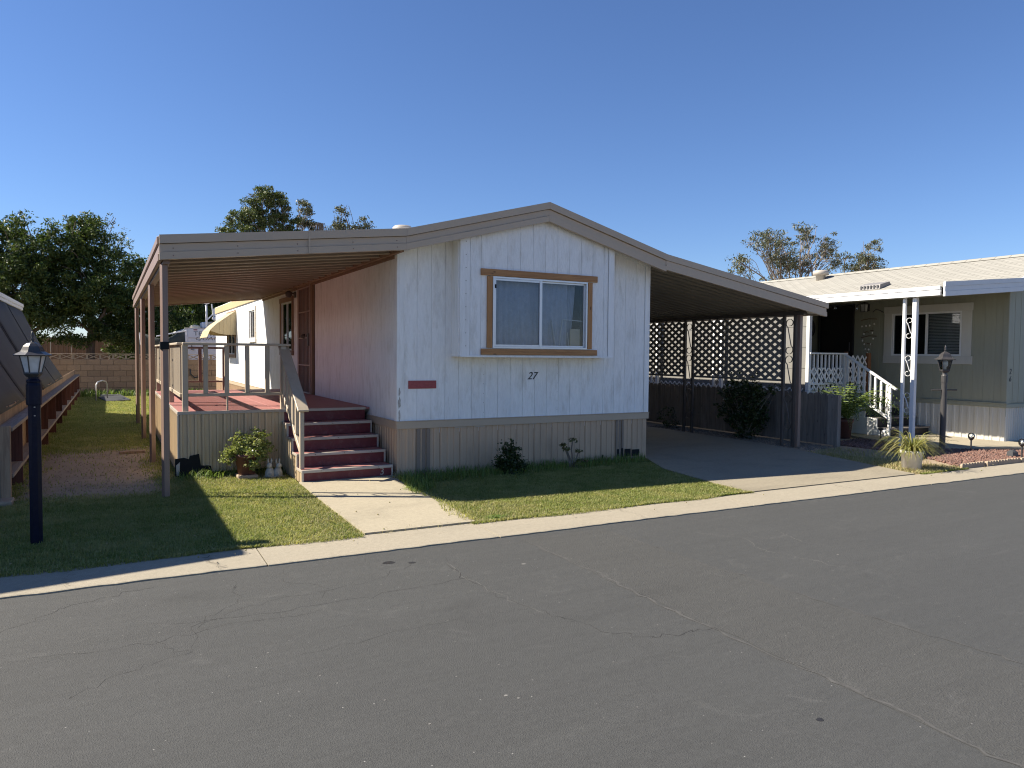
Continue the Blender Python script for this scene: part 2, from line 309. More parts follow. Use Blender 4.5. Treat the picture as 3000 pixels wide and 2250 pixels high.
class MB:
    def __init__(s): s.v = []; s.f = []
    def add(s, v, f):
        b = len(s.v); s.v += [tuple(x) for x in v]; s.f += [tuple(i + b for i in q) for q in f]; return s
    def box(s, x0, x1, y0, y1, z0, z1):
        return s.add([(x0, y0, z0), (x1, y0, z0), (x1, y1, z0), (x0, y1, z0), (x0, y0, z1), (x1, y0, z1), (x1, y1, z1), (x0, y1, z1)],
                     [(0, 3, 2, 1), (4, 5, 6, 7), (0, 1, 5, 4), (1, 2, 6, 5), (2, 3, 7, 6), (3, 0, 4, 7)])
    def hexa(s, a, b):                       # two matching quads joined
        return s.add(list(a) + list(b), [(3, 2, 1, 0), (4, 5, 6, 7), (0, 1, 5, 4), (1, 2, 6, 5), (2, 3, 7, 6), (3, 0, 4, 7)])
    def prism(s, poly, axis, a, b):          # polygon in the two other axes (in xyz order), extruded along axis
        def P(q, t):
            q = list(q); q.insert('xyz'.index(axis), t); return q
        n = len(poly); v = [P(q, a) for q in poly] + [P(q, b) for q in poly]
        f = [tuple(range(n))[::-1], tuple(range(n, 2 * n))] + [(i, (i + 1) % n, (i + 1) % n + n, i + n) for i in range(n)]
        return s.add(v, f)
    def tube(s, pts, r, n=8, caps=True, flat=None):
        pts = [Vector(p) for p in pts]; rs = r if isinstance(r, (list, tuple)) else [r] * len(pts); b = len(s.v)
        up = None
        for i, p in enumerate(pts):
            d = (pts[min(i + 1, len(pts) - 1)] - pts[max(i - 1, 0)]).normalized()
            if up is None: up = Vector((0, 0, 1)) if abs(d.z) < .9 else Vector((1, 0, 0))
            a = d.cross(up)
            if a.length < 1e-5: a = d.cross(Vector((0, 1, 0)))
            a.normalize(); c = a.cross(d).normalized(); up = c
            for k in range(n):
                t = 2 * math.pi * k / n
                s.v.append(tuple(p + a * math.cos(t) * rs[i] + c * math.sin(t) * rs[i] * (flat or 1)))
        for i in range(len(pts) - 1):
            for k in range(n):
                s.f.append((b + i * n + k, b + i * n + (k + 1) % n, b + (i + 1) * n + (k + 1) % n, b + (i + 1) * n + k))
        if caps:
            s.f.append(tuple(b + k for k in range(n))[::-1]); s.f.append(tuple(b + (len(pts) - 1) * n + k for k in range(n)))
        return s
    def lathe(s, c, prof, n=16, rot=0.0, sy=1.0):
        b = len(s.v)
        for r, z in prof:
            for k in range(n):
                t = 2 * math.pi * k / n + rot; s.v.append((c[0] + r * math.cos(t), c[1] + r * math.sin(t) * sy, c[2] + z))
        for i in range(len(prof) - 1):
            for k in range(n):
                s.f.append((b + i * n + k, b + i * n + (k + 1) % n, b + (i + 1) * n + (k + 1) % n, b + (i + 1) * n + k))
        s.f.append(tuple(b + k for k in range(n))[::-1]); s.f.append(tuple(b + (len(prof) - 1) * n + k for k in range(n)))
        return s
    def ribbon(s, pts, w, side, th=.004):    # flat bar following pts; w along side vector, small thickness
        side = Vector(side).normalized(); b = len(s.v); pts = [Vector(p) for p in pts]
        for i, p in enumerate(pts):
            d = (pts[min(i + 1, len(pts) - 1)] - pts[max(i - 1, 0)]).normalized(); nn = d.cross(side).normalized() * th / 2; h = side * w / 2
            s.v += [tuple(p - h - nn), tuple(p + h - nn), tuple(p + h + nn), tuple(p - h + nn)]
        for i in range(len(pts) - 1):
            for k in range(4): s.f.append((b + 4 * i + k, b + 4 * i + (k + 1) % 4, b + 4 * i + 4 + (k + 1) % 4, b + 4 * i + 4 + k))
        s.f.append((b + 3, b + 2, b + 1, b)); e = b + 4 * (len(pts) - 1); s.f.append((e, e + 1, e + 2, e + 3)); return s
    def build(s, name, mat, parent=None, smooth=False, origin=None):
        a = np.array(s.v, float); c = np.array([(a[:, 0].min() + a[:, 0].max()) / 2, (a[:, 1].min() + a[:, 1].max()) / 2, a[:, 2].min()]) if origin is None else np.array(origin, float)
        return link(bpy.data.objects.new(name, mesh_np(name, a - c, s.f, mat, smooth)), parent, c)
CACHE = {}
def cmesh(key, make):
    if key not in CACHE: CACHE[key] = make()
    return CACHE[key]
def chbox(sx, sy, sz, b):                    # chamfered box centred on the origin
    h = (sx / 2, sy / 2, sz / 2); v = []; idx = {}
    for X in (-1, 1):
        for Y in (-1, 1):
            for Z in (-1, 1):
                s = (X, Y, Z)
                for ax in range(3):
                    p = [s[i] * (h[i] - (0 if i == ax else b)) for i in range(3)]; idx[(s, ax)] = len(v); v.append(p)
    f = []
    for ax in range(3):
        o = [i for i in range(3) if i != ax]
        for sg in (-1, 1):
            q = []
            for a, c in ((-1, -1), (1, -1), (1, 1), (-1, 1)):
                s = [0, 0, 0]; s[ax] = sg; s[o[0]] = a; s[o[1]] = c; q.append(idx[(tuple(s), ax)])
            f.append(q)
    for ax in range(3):
        o = [i for i in range(3) if i != ax]
        for a in (-1, 1):
            for c in (-1, 1):
                s0 = [0, 0, 0]; s0[ax] = -1; s0[o[0]] = a; s0[o[1]] = c; s1 = list(s0); s1[ax] = 1; s0 = tuple(s0); s1 = tuple(s1)
                f.append([idx[(s0, o[0])], idx[(s1, o[0])], idx[(s1, o[1])], idx[(s0, o[1])]])
    for X in (-1, 1):
        for Y in (-1, 1):
            for Z in (-1, 1): f.append([idx[((X, Y, Z), 0)], idx[((X, Y, Z), 1)], idx[((X, Y, Z), 2)]])
    cen = [sum(v[i][k] for i in range(len(v))) for k in range(3)]
    out = []
    for q in f:                              # make every face point outwards
        a, b_, c = (Vector(v[q[0]]), Vector(v[q[1]]), Vector(v[q[2]])); nrm = (b_ - a).cross(c - a); m = sum((Vector(v[i]) for i in q), Vector()) / len(q)
        out.append(tuple(q) if nrm.dot(m) > 0 else tuple(q[::-1]))
    return v, out
def bx(name, parent, x0, x1, y0, y1, z0, z1, mat, bev=.003, rot=None):
    sx, sy, sz = x1 - x0, y1 - y0, z1 - z0
    key = ('b', round(sx, 3), round(sy, 3), round(sz, 3), mat, bev)
    def mk():
        if bev and min(sx, sy, sz) > 2.5 * bev: v, f = chbox(sx, sy, sz, bev)
        else:
            m = MB().box(-sx / 2, sx / 2, -sy / 2, sy / 2, -sz / 2, sz / 2); v, f = m.v, m.f
        return mesh_np(name, v, f, mat)
    o = link(bpy.data.objects.new(name, cmesh(key, mk)), parent, ((x0 + x1) / 2, (y0 + y1) / 2, (z0 + z1) / 2))
    if rot: o.rotation_euler = rot
    return o
def beam(name, parent, a, b, w, h, mat, bev=.003, roll=None):   # square bar from a to b; w sideways, h upwards
    a = Vector(a); b = Vector(b); L = (b - a).length
    key = ('beam', round(L, 3), w, h, mat, bev)
    o = link(bpy.data.objects.new(name, cmesh(key, lambda: mesh_np(name, *chbox(w, L, h, bev), mat))), parent, (a + b) / 2)
    d = (b - a).normalized(); up = Vector((0, 0, 1)) if abs(d.z) < .99 else Vector((1, 0, 0))
    x = d.cross(up).normalized(); z = x.cross(d).normalized()
    o.rotation_euler = Matrix((x, d, z)).transposed().to_euler(); return o
def sheet(name, poly, z, mat, kind='structure', sub=0):
    me = mesh_np(name, [(x, y, 0) for x, y in poly], [tuple(range(len(poly)))], mat)
    o = link(bpy.data.objects.new(name, me), None, (0, 0, z)); o['kind'] = kind; return o
def text(name, s, size, loc, rot, mat, parent, shear=0, ext=.002, sx=1.0):
    cu = bpy.data.curves.new(name, 'FONT'); cu.body = s; cu.size = size; cu.shear = shear; cu.extrude = ext; cu.align_x = 'LEFT'
    t = bpy.data.objects.new(name, cu); COL.objects.link(t); bpy.context.view_layer.update()
    me = bpy.data.meshes.new_from_object(t.evaluated_get(bpy.context.evaluated_depsgraph_get())); bpy.data.objects.remove(t)
    me.materials.clear(); me.materials.append(M[mat]); o = link(bpy.data.objects.new(name, me), parent, loc)
    o.rotation_euler = rot; o.scale = (sx, 1, 1); return o
# ------------------------------------------------------------------ setting: ground, road, kerb, paths
KT = -.0143                                   # the road runs very slightly askew to the homes
def yroad(x): return 5.665 + KT * x
def yback(x): return 6.175 + KT * x
sheet('ground', [(-700, -500), (700, -500), (700, 900), (-700, 900)], -.06, 'dirt')
road = sheet('road', [(-160, -14), (160, -14), (160, yroad(160)), (-160, yroad(-160))], -.012, 'asphalt')
def wob(a, b, n, amp, seed):
    r = random.Random(seed); return [(a[0] + (b[0] - a[0]) * i / n + r.uniform(-amp, amp), a[1] + (b[1] - a[1]) * i / n) for i in range(n + 1)]
pl = wob((3.12, 5.50), (3.14, -3.0), 34, .02, 3) + wob((4.40, -3.0), (3.98, 5.48), 34, .02, 4)
sheet('road_patch', pl, -.0105, 'patch')
def crackline(pts, w, name='road_crack', mat='crack', seed=0, z=-.0113, amp=.02, steps=7):
    r = random.Random(seed); P = []
    for (a, b) in zip(pts[:-1], pts[1:]):
        for i in range(steps):
            t = i / steps; P.append((a[0] + (b[0] - a[0]) * t + r.gauss(0, amp), a[1] + (b[1] - a[1]) * t + r.gauss(0, amp)))
    P.append(pts[-1]); v = []; f = []
    for i, p in enumerate(P):
        a = P[max(i - 1, 0)]; b = P[min(i + 1, len(P) - 1)]; d = Vector((b[0] - a[0], b[1] - a[1])).normalized(); ww = w * .55 * r.uniform(.2, 1.0)
        if i in (0, len(P) - 1): ww = .0008
        v += [(p[0] - d.y * ww, p[1] + d.x * ww, 0), (p[0] + d.y * ww, p[1] - d.x * ww, 0)]
        if i: f.append((2 * i - 2, 2 * i - 1, 2 * i + 1, 2 * i))
    o = link(bpy.data.objects.new(name, mesh_np(name, v, f, mat)), road, (0, 0, z)); return o
crackline([(2.28, 5.22), (2.21, 4.72), (2.25, 4.24), (2.36, 3.82), (2.46, 3.61), (2.55, 3.36), (2.74, 3.22), (2.92, 3.19), (3.12, 3.17)], .006, seed=1)
crackline([(2.27, 5.15), (2.21, 4.75), (2.26, 4.25), (2.35, 3.85)], .004, mat='crackpale', seed=21)
crackline([(2.21, 4.72), (1.5, 4.66), (.9, 4.6), (.2, 4.75)], .003, seed=2)
crackline([(-.57, 4.97), (-.29, 5.3), (.01, 5.44), (.24, 5.49)], .0035, seed=3)
crackline([(-.4, 4.5), (.1, 4.42), (.6, 4.55), (1.1, 4.5)], .003, seed=4)
crackline([(.35, 4.2), (.42, 4.6), (.7, 4.95), (.75, 5.4)], .003, seed=5)
crackline([(.42, 4.6), (.9, 4.85), (1.6, 4.95), (2.0, 5.2)], .0025, seed=6)
crackline([(4.9, 4.6), (4.75, 4.3), (4.85, 4.0), (4.9, 3.7)], .005, mat='crackpale', seed=8)
crackline([(5.4, 4.75), (5.3, 4.4), (5.35, 4.1)], .004, mat='crackpale', seed=9)
crackline([(3.13, 5.4), (3.13, 4.2), (3.1, 3.2), (3.15, 2.0), (3.13, 1.2)], .022, mat='seam', seed=10, amp=.014, z=-.0098, steps=14)
crackline([(3.97, 5.4), (4.02, 4.2), (4.1, 3.0), (4.22, 2.0)], .018, mat='seam', seed=11, amp=.014, z=-.0098, steps=14)
crackline([(.9, 3.9), (1.4, 3.95), (2.0, 4.0), (2.3, 3.95)], .002, seed=12)
crackline([(-.2, 3.9), (.1, 4.1), (.35, 4.2), (.2, 4.45)], .0025, seed=14)
crackline([(1.1, 5.5), (1.05, 5.2), (1.3, 5.0), (1.2, 4.75)], .0025, seed=15)
def blob(name, x, y, r, mat, par=road, z=-.0108, seed=0, sy=.8):
    q = random.Random(seed); n = 14; v = [(r * q.uniform(.8, 1.1) * math.cos(6.283 * i / n), r * sy * q.uniform(.8, 1.1) * math.sin(6.283 * i / n), 0) for i in range(n)]
    return link(bpy.data.objects.new(name, mesh_np(name, v, [tuple(range(n))], mat)), par, (x, y, z))
for i, (x, y, r, m_) in enumerate([(2.77, 4.83, .018, 'crackpale'), (2.75, 2.13, .02, 'oil'), (1.86, 5.33, .05, 'oil'), (2.02, 5.25, .03, 'oil'), (1.75, 3.3, .006, 'crackpale'),
        (1.2, 2.9, .007, 'crackpale'), (.9, 3.6, .006, 'crackpale'), (1.62, 2.98, .011, 'crackpale'), (1.66, 2.93, .008, 'crackpale'), (2.1, 2.6, .005, 'crackpale'),
        (3.6, 2.7, .006, 'crackpale'), (5.2, 3.9, .012, 'crackpale'), (1.1, 3.2, .006, 'crackpale'), (2.3, 3.05, .006, 'crackpale'), (.5, 3.8, .006, 'crackpale')]):
    blob('road_stain', x, y, r, m_, seed=i)
# concrete kerb strip of separate slabs
kerb = holder('kerb', None, (0, 5.9, 0)); kerb['kind'] = 'structure'
edges = [-40, -22, -13.2, -7.1, -4.2, -1.35, 1.02, 2.98, 6.05, 9.15, 12.2, 15.3, 18.4, 21.5, 28, 45]
kr = random.Random(12)
for a, b in zip(edges[:-1], edges[1:]):
    g = .005; a2 = a + g; b2 = b - g; nseg = max(2, min(40, int((b - a) / .09))); fr_ = [(a2 + (b2 - a2) * i / nseg) for i in range(nseg + 1)]
    fy = [yroad(x) + kr.gauss(0, .006) + .006 * math.sin(x * 3.1) for x in fr_]; m = MB(); v = []
    for x, y in zip(fr_, fy): v += [(x, y, -.09), (x, y, -.002), (x, y + .012, .002), (x, yback(x), .012), (x, yback(x), -.09)]
    f = [(5 * i + k, 5 * i + 5 + k, 5 * i + 6 + k, 5 * i + 1 + k) for i in range(nseg) for k in range(4)] + [(0, 1, 2, 3, 4), tuple(5 * nseg + k for k in (4, 3, 2, 1, 0))]
    m.v = v; m.f = f; m.build('slab', 'kerbc', kerb)
def kcrack(pts, w, seed): 
    o = crackline(pts, w, 'kerb_crack', 'crack', seed, .0); o.parent = None; o.parent = kerb; o.location = Vector((0, 0, .0125)) - WL[kerb.name]
kcrack([(4.6, 6.08), (4.55, 5.95), (4.62, 5.8), (4.6, 5.62)], .004, 32); kcrack([(-.3, 6.15), (-.26, 5.98), (-.31, 5.85), (-.28, 5.69)], .004, 33); kcrack([(7.9, 6.03), (7.85, 5.9), (7.92, 5.75), (7.9, 5.58)], .004, 34)
kcrack([(.62, 6.12), (.66, 6.0), (.63, 5.88), (.7, 5.8), (.68, 5.68)], .006, 31)
def slabpoly(name, poly, z, th, mat):
    m = MB(); n = len(poly); m.add([(x, y, z - th) for x, y in poly] + [(x, y, z) for x, y in poly],
        [tuple(range(n))[::-1], tuple(range(n, 2 * n))] + [(i, (i + 1) % n, (i + 1) % n + n, i + n) for i in range(n)])
    o = m.build(name, mat); o['kind'] = 'structure'; return o
slabpoly('walkway', [(1.93, yback(1.93) + .012), (3.0, yback(3.0) + .012), (3.13, 7.6), (3.2, 8.97), (1.99, 8.97), (1.95, 7.6)], .028, .1, 'concrete')
slabpoly('driveway', [(6.55, yback(6.55) + .014), (9.62, yback(9.62) + .014), (9.85, 6.9), (10.1, 7.9), (10.42, 9.4), (10.5, 12), (10.5, 26), (7.36, 26), (7.36, 9.1), (6.78, 7.9), (6.62, 6.9)], .022, .1, 'drivec')
slabpoly('path', [(12.78, 7.62), (14.05, 7.0), (14.4, 6.75), (20, 6.6), (20, 7.62), (14.9, 7.62), (14.9, 9.9), (13.2, 10.1), (12.9, 9.0)], .03, .08, 'concrete')
slabpoly('driveway', [(-12, yback(-12) + .014), (-6.3, yback(-6.3) + .014), (-6.3, 20), (-12, 20)], .022, .1, 'drivec')
# soil sheets under the grass
sheet('lawn', [(-6.2, yback(-6.2)), (1.93, yback(1.93)), (1.99, 8.97), (2.0, 9.4), (2.0, 29.6), (-6.2, 29.6)], -.004, 'lawnsoil')
sheet('lawn', [(3.0, yback(3)), (6.55, yback(6.55)), (6.78, 7.9), (7.36, 9.1), (3.2, 9.1), (3.13, 7.6)], -.004, 'lawnsoil')
sheet('soil', wob((.72, 9.15), (.62, 13.6), 8, .12, 8) + [(.2, 13.9), (-.4, 14.0), (-1.0, 13.4)] + wob((-1.15, 13.2), (-1.0, 9.0), 8, .1, 9) + [(-.5, 8.75), (.1, 8.95)], .0, 'dirt')
sheet('soil', [(9.62, yback(9.62)), (13, yback(13)), (20, yback(20)), (20, 6.6), (14.3, 6.75), (12.8, 7.62), (12.95, 9.0), (13.2, 10.1), (12.4, 12), (12.4, 26), (10.5, 26), (10.5, 12), (10.42, 9.4), (10.1, 7.9), (9.85, 6.9)], -.004, 'dirt')

# ------------------------------------------------------------------ grass: real blades
def blades(name, pts, h, w, mat, lean=.5, seed=1, label=None, cat='grass', parent=None, kind='stuff'):
    g = np.random.default_rng(seed); n = len(pts); h = np.broadcast_to(h, n) * g.uniform(.55, 1.25, n); w = np.broadcast_to(w, n)
    a = g.uniform(0, 2 * np.pi, n); d = np.stack([np.cos(a), np.sin(a), np.zeros(n)], 1); s = np.stack([-np.sin(a), np.cos(a), np.zeros(n)], 1)
    le = g.uniform(.1, 1.0, n) * lean; up = np.array([0, 0, 1.])
    p = np.asarray(pts, float); m = p + up * (h * .6)[:, None] + d * (h * le * .35)[:, None]; t = p + up * (h * (1 - .35 * le))[:, None] + d * (h * le * 1.1)[:, None]
    v = np.stack([p - s * w[:, None] / 2, p + s * w[:, None] / 2, m + s * w[:, None] * .4, m - s * w[:, None] * .4, t], 1).reshape(-1, 3)
    b = np.arange(n)[:, None] * 5; q = (b + np.array([[0, 1, 2]])); q2 = b + np.array([[0, 2, 3]]); q3 = b + np.array([[3, 2, 4]])
    me = mesh_np(name, v, np.concatenate([q, q2, q3]), mat)
    o = link(bpy.data.objects.new(name, me), parent, (0, 0, 0) if parent is None else WL[parent.name])
    if parent is not None: o.location = -WL[parent.name]
    if label: tag(o, label, cat)
    if kind: o['kind'] = kind
    return o
def scatter(poly, dens, seed, keep=None):
    g = np.random.default_rng(seed); P = np.array(poly); x0, y0 = P.min(0); x1, y1 = P.max(0); n = int((x1 - x0) * (y1 - y0) * dens)
    q = np.stack([g.uniform(x0, x1, n), g.uniform(y0, y1, n)], 1); ins = np.zeros(n, bool); j = len(P) - 1
    for i in range(len(P)):
        c = ((P[i, 1] > q[:, 1]) != (P[j, 1] > q[:, 1])) & (q[:, 0] < (P[j, 0] - P[i, 0]) * (q[:, 1] - P[i, 1]) / (P[j, 1] - P[i, 1] + 1e-12) + P[i, 0])
        ins ^= c; j = i
    q = q[ins]
    if keep is not None: q = q[keep(q, g)]
    return np.concatenate([q, np.full((len(q), 1), -.004)], 1)
def vnoise(q, s, seed):                       # cheap smooth noise for density
    r = np.random.default_rng(seed); o = np.zeros(len(q))
    for k in range(6):
        a = r.uniform(0, 6.28); f = s * r.uniform(.5, 1.8); o += np.sin(f * (q[:, 0] * np.cos(a) + q[:, 1] * np.sin(a)) + r.uniform(0, 6.28))
    return o / 6
def bare(q, g):                               # thin out on the worn patch beside the deck
    d = np.minimum(np.minimum((q[:, 1] - 8.95) / .5, (13.7 - q[:, 1]) / .8), np.minimum((q[:, 0] + 1.1) / .3, (.62 - q[:, 0]) / .3))
    inside = np.clip(d + vnoise(q, 2.5, 5) * .6, 0, 1); return g.uniform(0, 1, len(q)) > inside * .96
def stones(name, pts, r, mat, label, cat, seed):
    g = np.random.default_rng(seed); n = len(pts); base = np.array([(1, 0, 0), (-.9, .2, 0), (0, 1, 0), (.1, -1, .1), (0, .1, .8), (0, 0, -.7)]); R_ = g.uniform(.5, 1.3, (n, 1, 1)) * r
    v = base[None] * R_ * g.uniform(.7, 1.3, (n, 6, 3)); a = g.uniform(0, 6.28, n); c, s = np.cos(a), np.sin(a)
    x = v[:, :, 0] * c[:, None] - v[:, :, 1] * s[:, None]; y = v[:, :, 0] * s[:, None] + v[:, :, 1] * c[:, None]; v = np.stack([x, y, v[:, :, 2]], 2) + pts[:, None]
    f = np.array([(0, 2, 4), (2, 1, 4), (1, 3, 4), (3, 0, 4), (2, 0, 5), (1, 2, 5), (3, 1, 5), (0, 3, 5)]); F = (np.arange(n)[:, None, None] * 6 + f[None]).reshape(-1, 3)
    o = link(bpy.data.objects.new(name, mesh_np(name, v.reshape(-1, 3), F, mat)), None, (0, 0, 0)); tag(o, label, cat, kind='stuff'); return o
front_l = [(-2.2, yback(-2.2) - .01), (1.92, yback(1.92) - .01), (1.96, 7.6), (1.99, 8.95), (2.0, 9.4), (2.0, 10.1), (-2.2, 10.1)]
blades('grass', scatter(front_l, 11000, 1, bare), .034, .0058, 'grass', 1.1, 2, 'mown green grass of the front lawn left of the walkway')
side = [(-1.05, 10.1), (.74, 10.1), (.74, 15.8), (3.1, 15.8), (3.1, 29.5), (-1.05, 29.5)]
blades('grass', scatter(side, 2200, 3, bare), .045, .010, 'grass', 1.0, 4, 'grass of the narrow side yard running back to the block wall')
front_r = [(2.92, yback(2.9) - .01), (6.58, yback(6.58) - .015), (6.8, 7.9), (7.3, 8.9), (3.2, 8.95), (3.08, 7.6)]
blades('grass', scatter(front_r, 11500, 5), .033, .0058, 'grass', 1.1, 6, 'mown green grass below the street front of the white home')
def creep(x0, x1, seed, dens=900):
    g_ = np.random.default_rng(seed); n_ = int((x1 - x0) * dens); x = g_.uniform(x0, x1, n_); lim = .05 + .06 * vnoise(np.stack([x, x * 0], 1), 4.0, seed); t = g_.uniform(0, 1, n_) ** 1.6
    return np.stack([x, yback(x) - t * np.clip(lim, 0, .12), np.full(n_, .008)], 1)
cg = np.concatenate([creep(-1.6, 1.9, 51), creep(2.95, 6.55, 52), creep(9.7, 10.8, 53)])
blades('grass', cg, .035, .006, 'grass', 1.2, 54, 'grass creeping over the back edge of the kerb')
def edge_r(seed):                             # lawn spilling over the right side of the walkway
    g_ = np.random.default_rng(seed); n_ = 900; y = g_.uniform(6.2, 8.8, n_); e_ = np.interp(y, [6.2, 7.6, 8.9], [3.0, 3.12, 3.2]); return np.stack([e_ - g_.uniform(0, 1, n_) ** 2 * (.10 + .05 * np.sin(y * 5)), y, np.full(n_, .02)], 1)
blades('grass', edge_r(55), .05, .006, 'grass', 1.1, 56, 'grass spilling over the right edge of the front walkway')
fl = np.concatenate([scatter([(-1.5, 5.8), (1.9, 5.75), (1.9, 8.9), (-1.5, 8.9)], 14, 57), scatter([(2.9, 5.8), (6.6, 5.7), (6.8, 8.6), (3.2, 8.6)], 12, 58), scatter([(2, 6.2), (3, 6.2), (3.1, 8.9), (2, 8.9)], 9, 59), scatter([(9.4, 5.7), (12, 5.7), (12, 6.4), (9.8, 6.4)], 40, 60)]); fl[:, 2] = .034
stones('dry_leaves', fl[::2], .009, 'drygrass', 'dry fallen leaf scraps scattered over lawn, walk and kerb', 'leaves', 61)
# dry and longer grass along edges
dry = np.concatenate([scatter([(1.6, yback(1.6) - .02), (1.96, yback(1.96)), (1.97, 8.9), (1.75, 8.9)], 2500, 7), scatter([(2.9, yback(2.9) - .03), (3.9, yback(3.9) - .02), (3.9, 6.5), (3.15, 7.5)], 1800, 8),
     scatter([(.9, 9.2), (1.95, 9.2), (1.95, 10.05), (.9, 10.05)], 1800, 9), scatter([(-1.6, yback(-1.6) - .03), (6.5, yback(6.5) - .03), (6.5, yback(6.5) + .12), (-1.6, yback(-1.6) + .12)], 1100, 10)])
blades('grass', dry, .045, .005, 'drygrass', .9, 11, 'straw coloured grass along the concrete edges')
tall = np.concatenate([scatter([(3.25, 8.3), (6.9, 8.5), (7.3, 8.93), (3.25, 8.93)], 1100, 12), scatter([(2.95, 7.6), (3.35, 7.9), (3.3, 8.7), (3.15, 8.7)], 2600, 13), scatter([(.72, 9.75), (2.0, 9.75), (2.0, 10.08), (.72, 10.08)], 900, 14)])
blades('weeds', tall, .13, .007, 'weed', .9, 15, 'taller weedy grass growing along the foot of the skirting')
drier = np.concatenate([scatter([(9.65, 6.06), (11.0, 6.04), (10.8, 6.5), (10.3, 8.4), (10.0, 7.4)], 2600, 16), scatter([(10.2, 7.6), (10.5, 8.4), (11.3, 8.5), (11.6, 7.6), (11, 6.6)], 800, 17)])
blades('grass', drier, .05, .007, 'drygrass', .9, 18, 'sparse dry grass beside the driveway near the white pot')
far_w = scatter([(-.9, 28.6), (3.1, 28.6), (3.1, 29.6), (-.9, 29.6)], 400, 19)
blades('weeds', far_w, .28, .022, 'weed', .8, 20, 'weeds along the foot of the block wall')
# red lava rock beside the neighbour's path
gp = scatter([(10.9, 6.12), (14.3, 6.1), (14.3, 6.6), (12.75, 7.55), (12.85, 9.2), (11.6, 9.0), (11.7, 7.6), (11.2, 6.6)], 1700, 21)
gp[:, 2] += NP.uniform(.0, .02, len(gp)); stones('gravel', gp, .026, 'lava', 'red lava rock gravel beside the neighbouring path', 'gravel', 22)
gp = scatter([(14.98, 6.95), (20, 6.95), (20, 7.6), (14.98, 7.6)], 800, 23); stones('gravel', gp, .026, 'lava', 'strip of red lava rock against the pale ribbed skirting', 'gravel', 24)
lt = scatter([(10.5, 8.5), (11.3, 8.5), (11.3, 13), (10.5, 13)], 450, 25); stones('leaf_litter', lt, .02, 'twig', 'dark leaf litter under the carport shrub', 'leaf litter', 26)
lt = scatter([(-.9, 9.2), (.6, 9.2), (.6, 13.4), (-.9, 13.4)], 120, 27); stones('clods', lt + np.array([0, 0, .006]), .012, 'dirt', 'crumbs of dry earth on the bare side yard patch', 'soil', 28)
# ------------------------------------------------------------------ the white mobile home
HX0, HX1, HY0, HY1, BZ = 3.24, 7.33, 8.96, 27.3, .72
RX, RZ, EZ = 5.285, 3.66, 3.12               # ridge x, ridge z, eave z (top of roof)
FY = 8.62                                     # plane of the street fascia
def roofz(x): return EZ + (RZ - EZ) * (1 - abs(x - RX) / (RX - 3.22))
home = thing('mobile_home', (5.28, 18, 0), 'white wooden mobile home with number 27 and a pine-trimmed street window', 'mobile home')
def board(name, par, x0, x1, y0, y1, z0, z1a, z1b, mat):        # board whose top is cut to the roof slope (front walls)
    MB().hexa([(x0, y0, z0), (x1, y0, z0), (x1, y1, z0), (x0, y1, z0)], [(x0, y0, z1a), (x1, y0, z1b), (x1, y1, z1b), (x0, y1, z1a)]).build(name, mat, par)
BX0, BX1, BY, BB = 4.0, 6.45, 8.70, 1.57      # bay box
WX0, WX1, WZ0, WZ1 = 4.47, 5.99, 1.68, 2.635  # street window opening
# street wall, lower run under the bay and the two strips beside it
def topz(x): return roofz(x) - .10
gaps = .0035
xs = [HX0 + .08] + [3.505 + .1985 * i for i in range(19)] + [HX1 - .08]
for a, b in zip(xs[:-1], xs[1:]):
    inbay = a > BX0 - .06 and b < BX1 + .06
    za, zb = (BB + .012, BB + .012) if inbay else (topz(a), topz(b))
    wide = abs(a - 4.46) < .12 or abs(a - 5.65) < .12
    board('siding_board', home, a + gaps * (1.5 if wide else .6), b - gaps * .6, HY0, HY0 + .018, BZ, za, zb, 'white')
MB().prism([(HX0 + .02, .55), (HX1 - .02, .55), (HX1 - .02, topz(HX1)), (BX1, topz(BX1)), (BX1, BB), (BX0, BB), (BX0, topz(BX0)), (HX0 + .02, topz(HX0))], 'y', HY0 + .008, HY0 + .05).build('wall_backing', 'whitetrim', home)
for x0, x1 in ((HX0 - .012, HX0 + .078), (HX1 - .078, HX1 + .012)):
    board('corner_trim', home, x0, x1, HY0 - .016, HY0 + .012, BZ - .003, topz(x0), topz(x1), 'whitetrim')
bx('corner_trim', home, HX0 - .016, HX0 + .0, HY0 - .012, HY0 + .078, BZ - .003, EZ - .1, 'whitetrim')
bx('corner_trim', home, HX1 + .0, HX1 + .016, HY0 - .012, HY0 + .078, BZ - .003, EZ - .12, 'whitetrim')
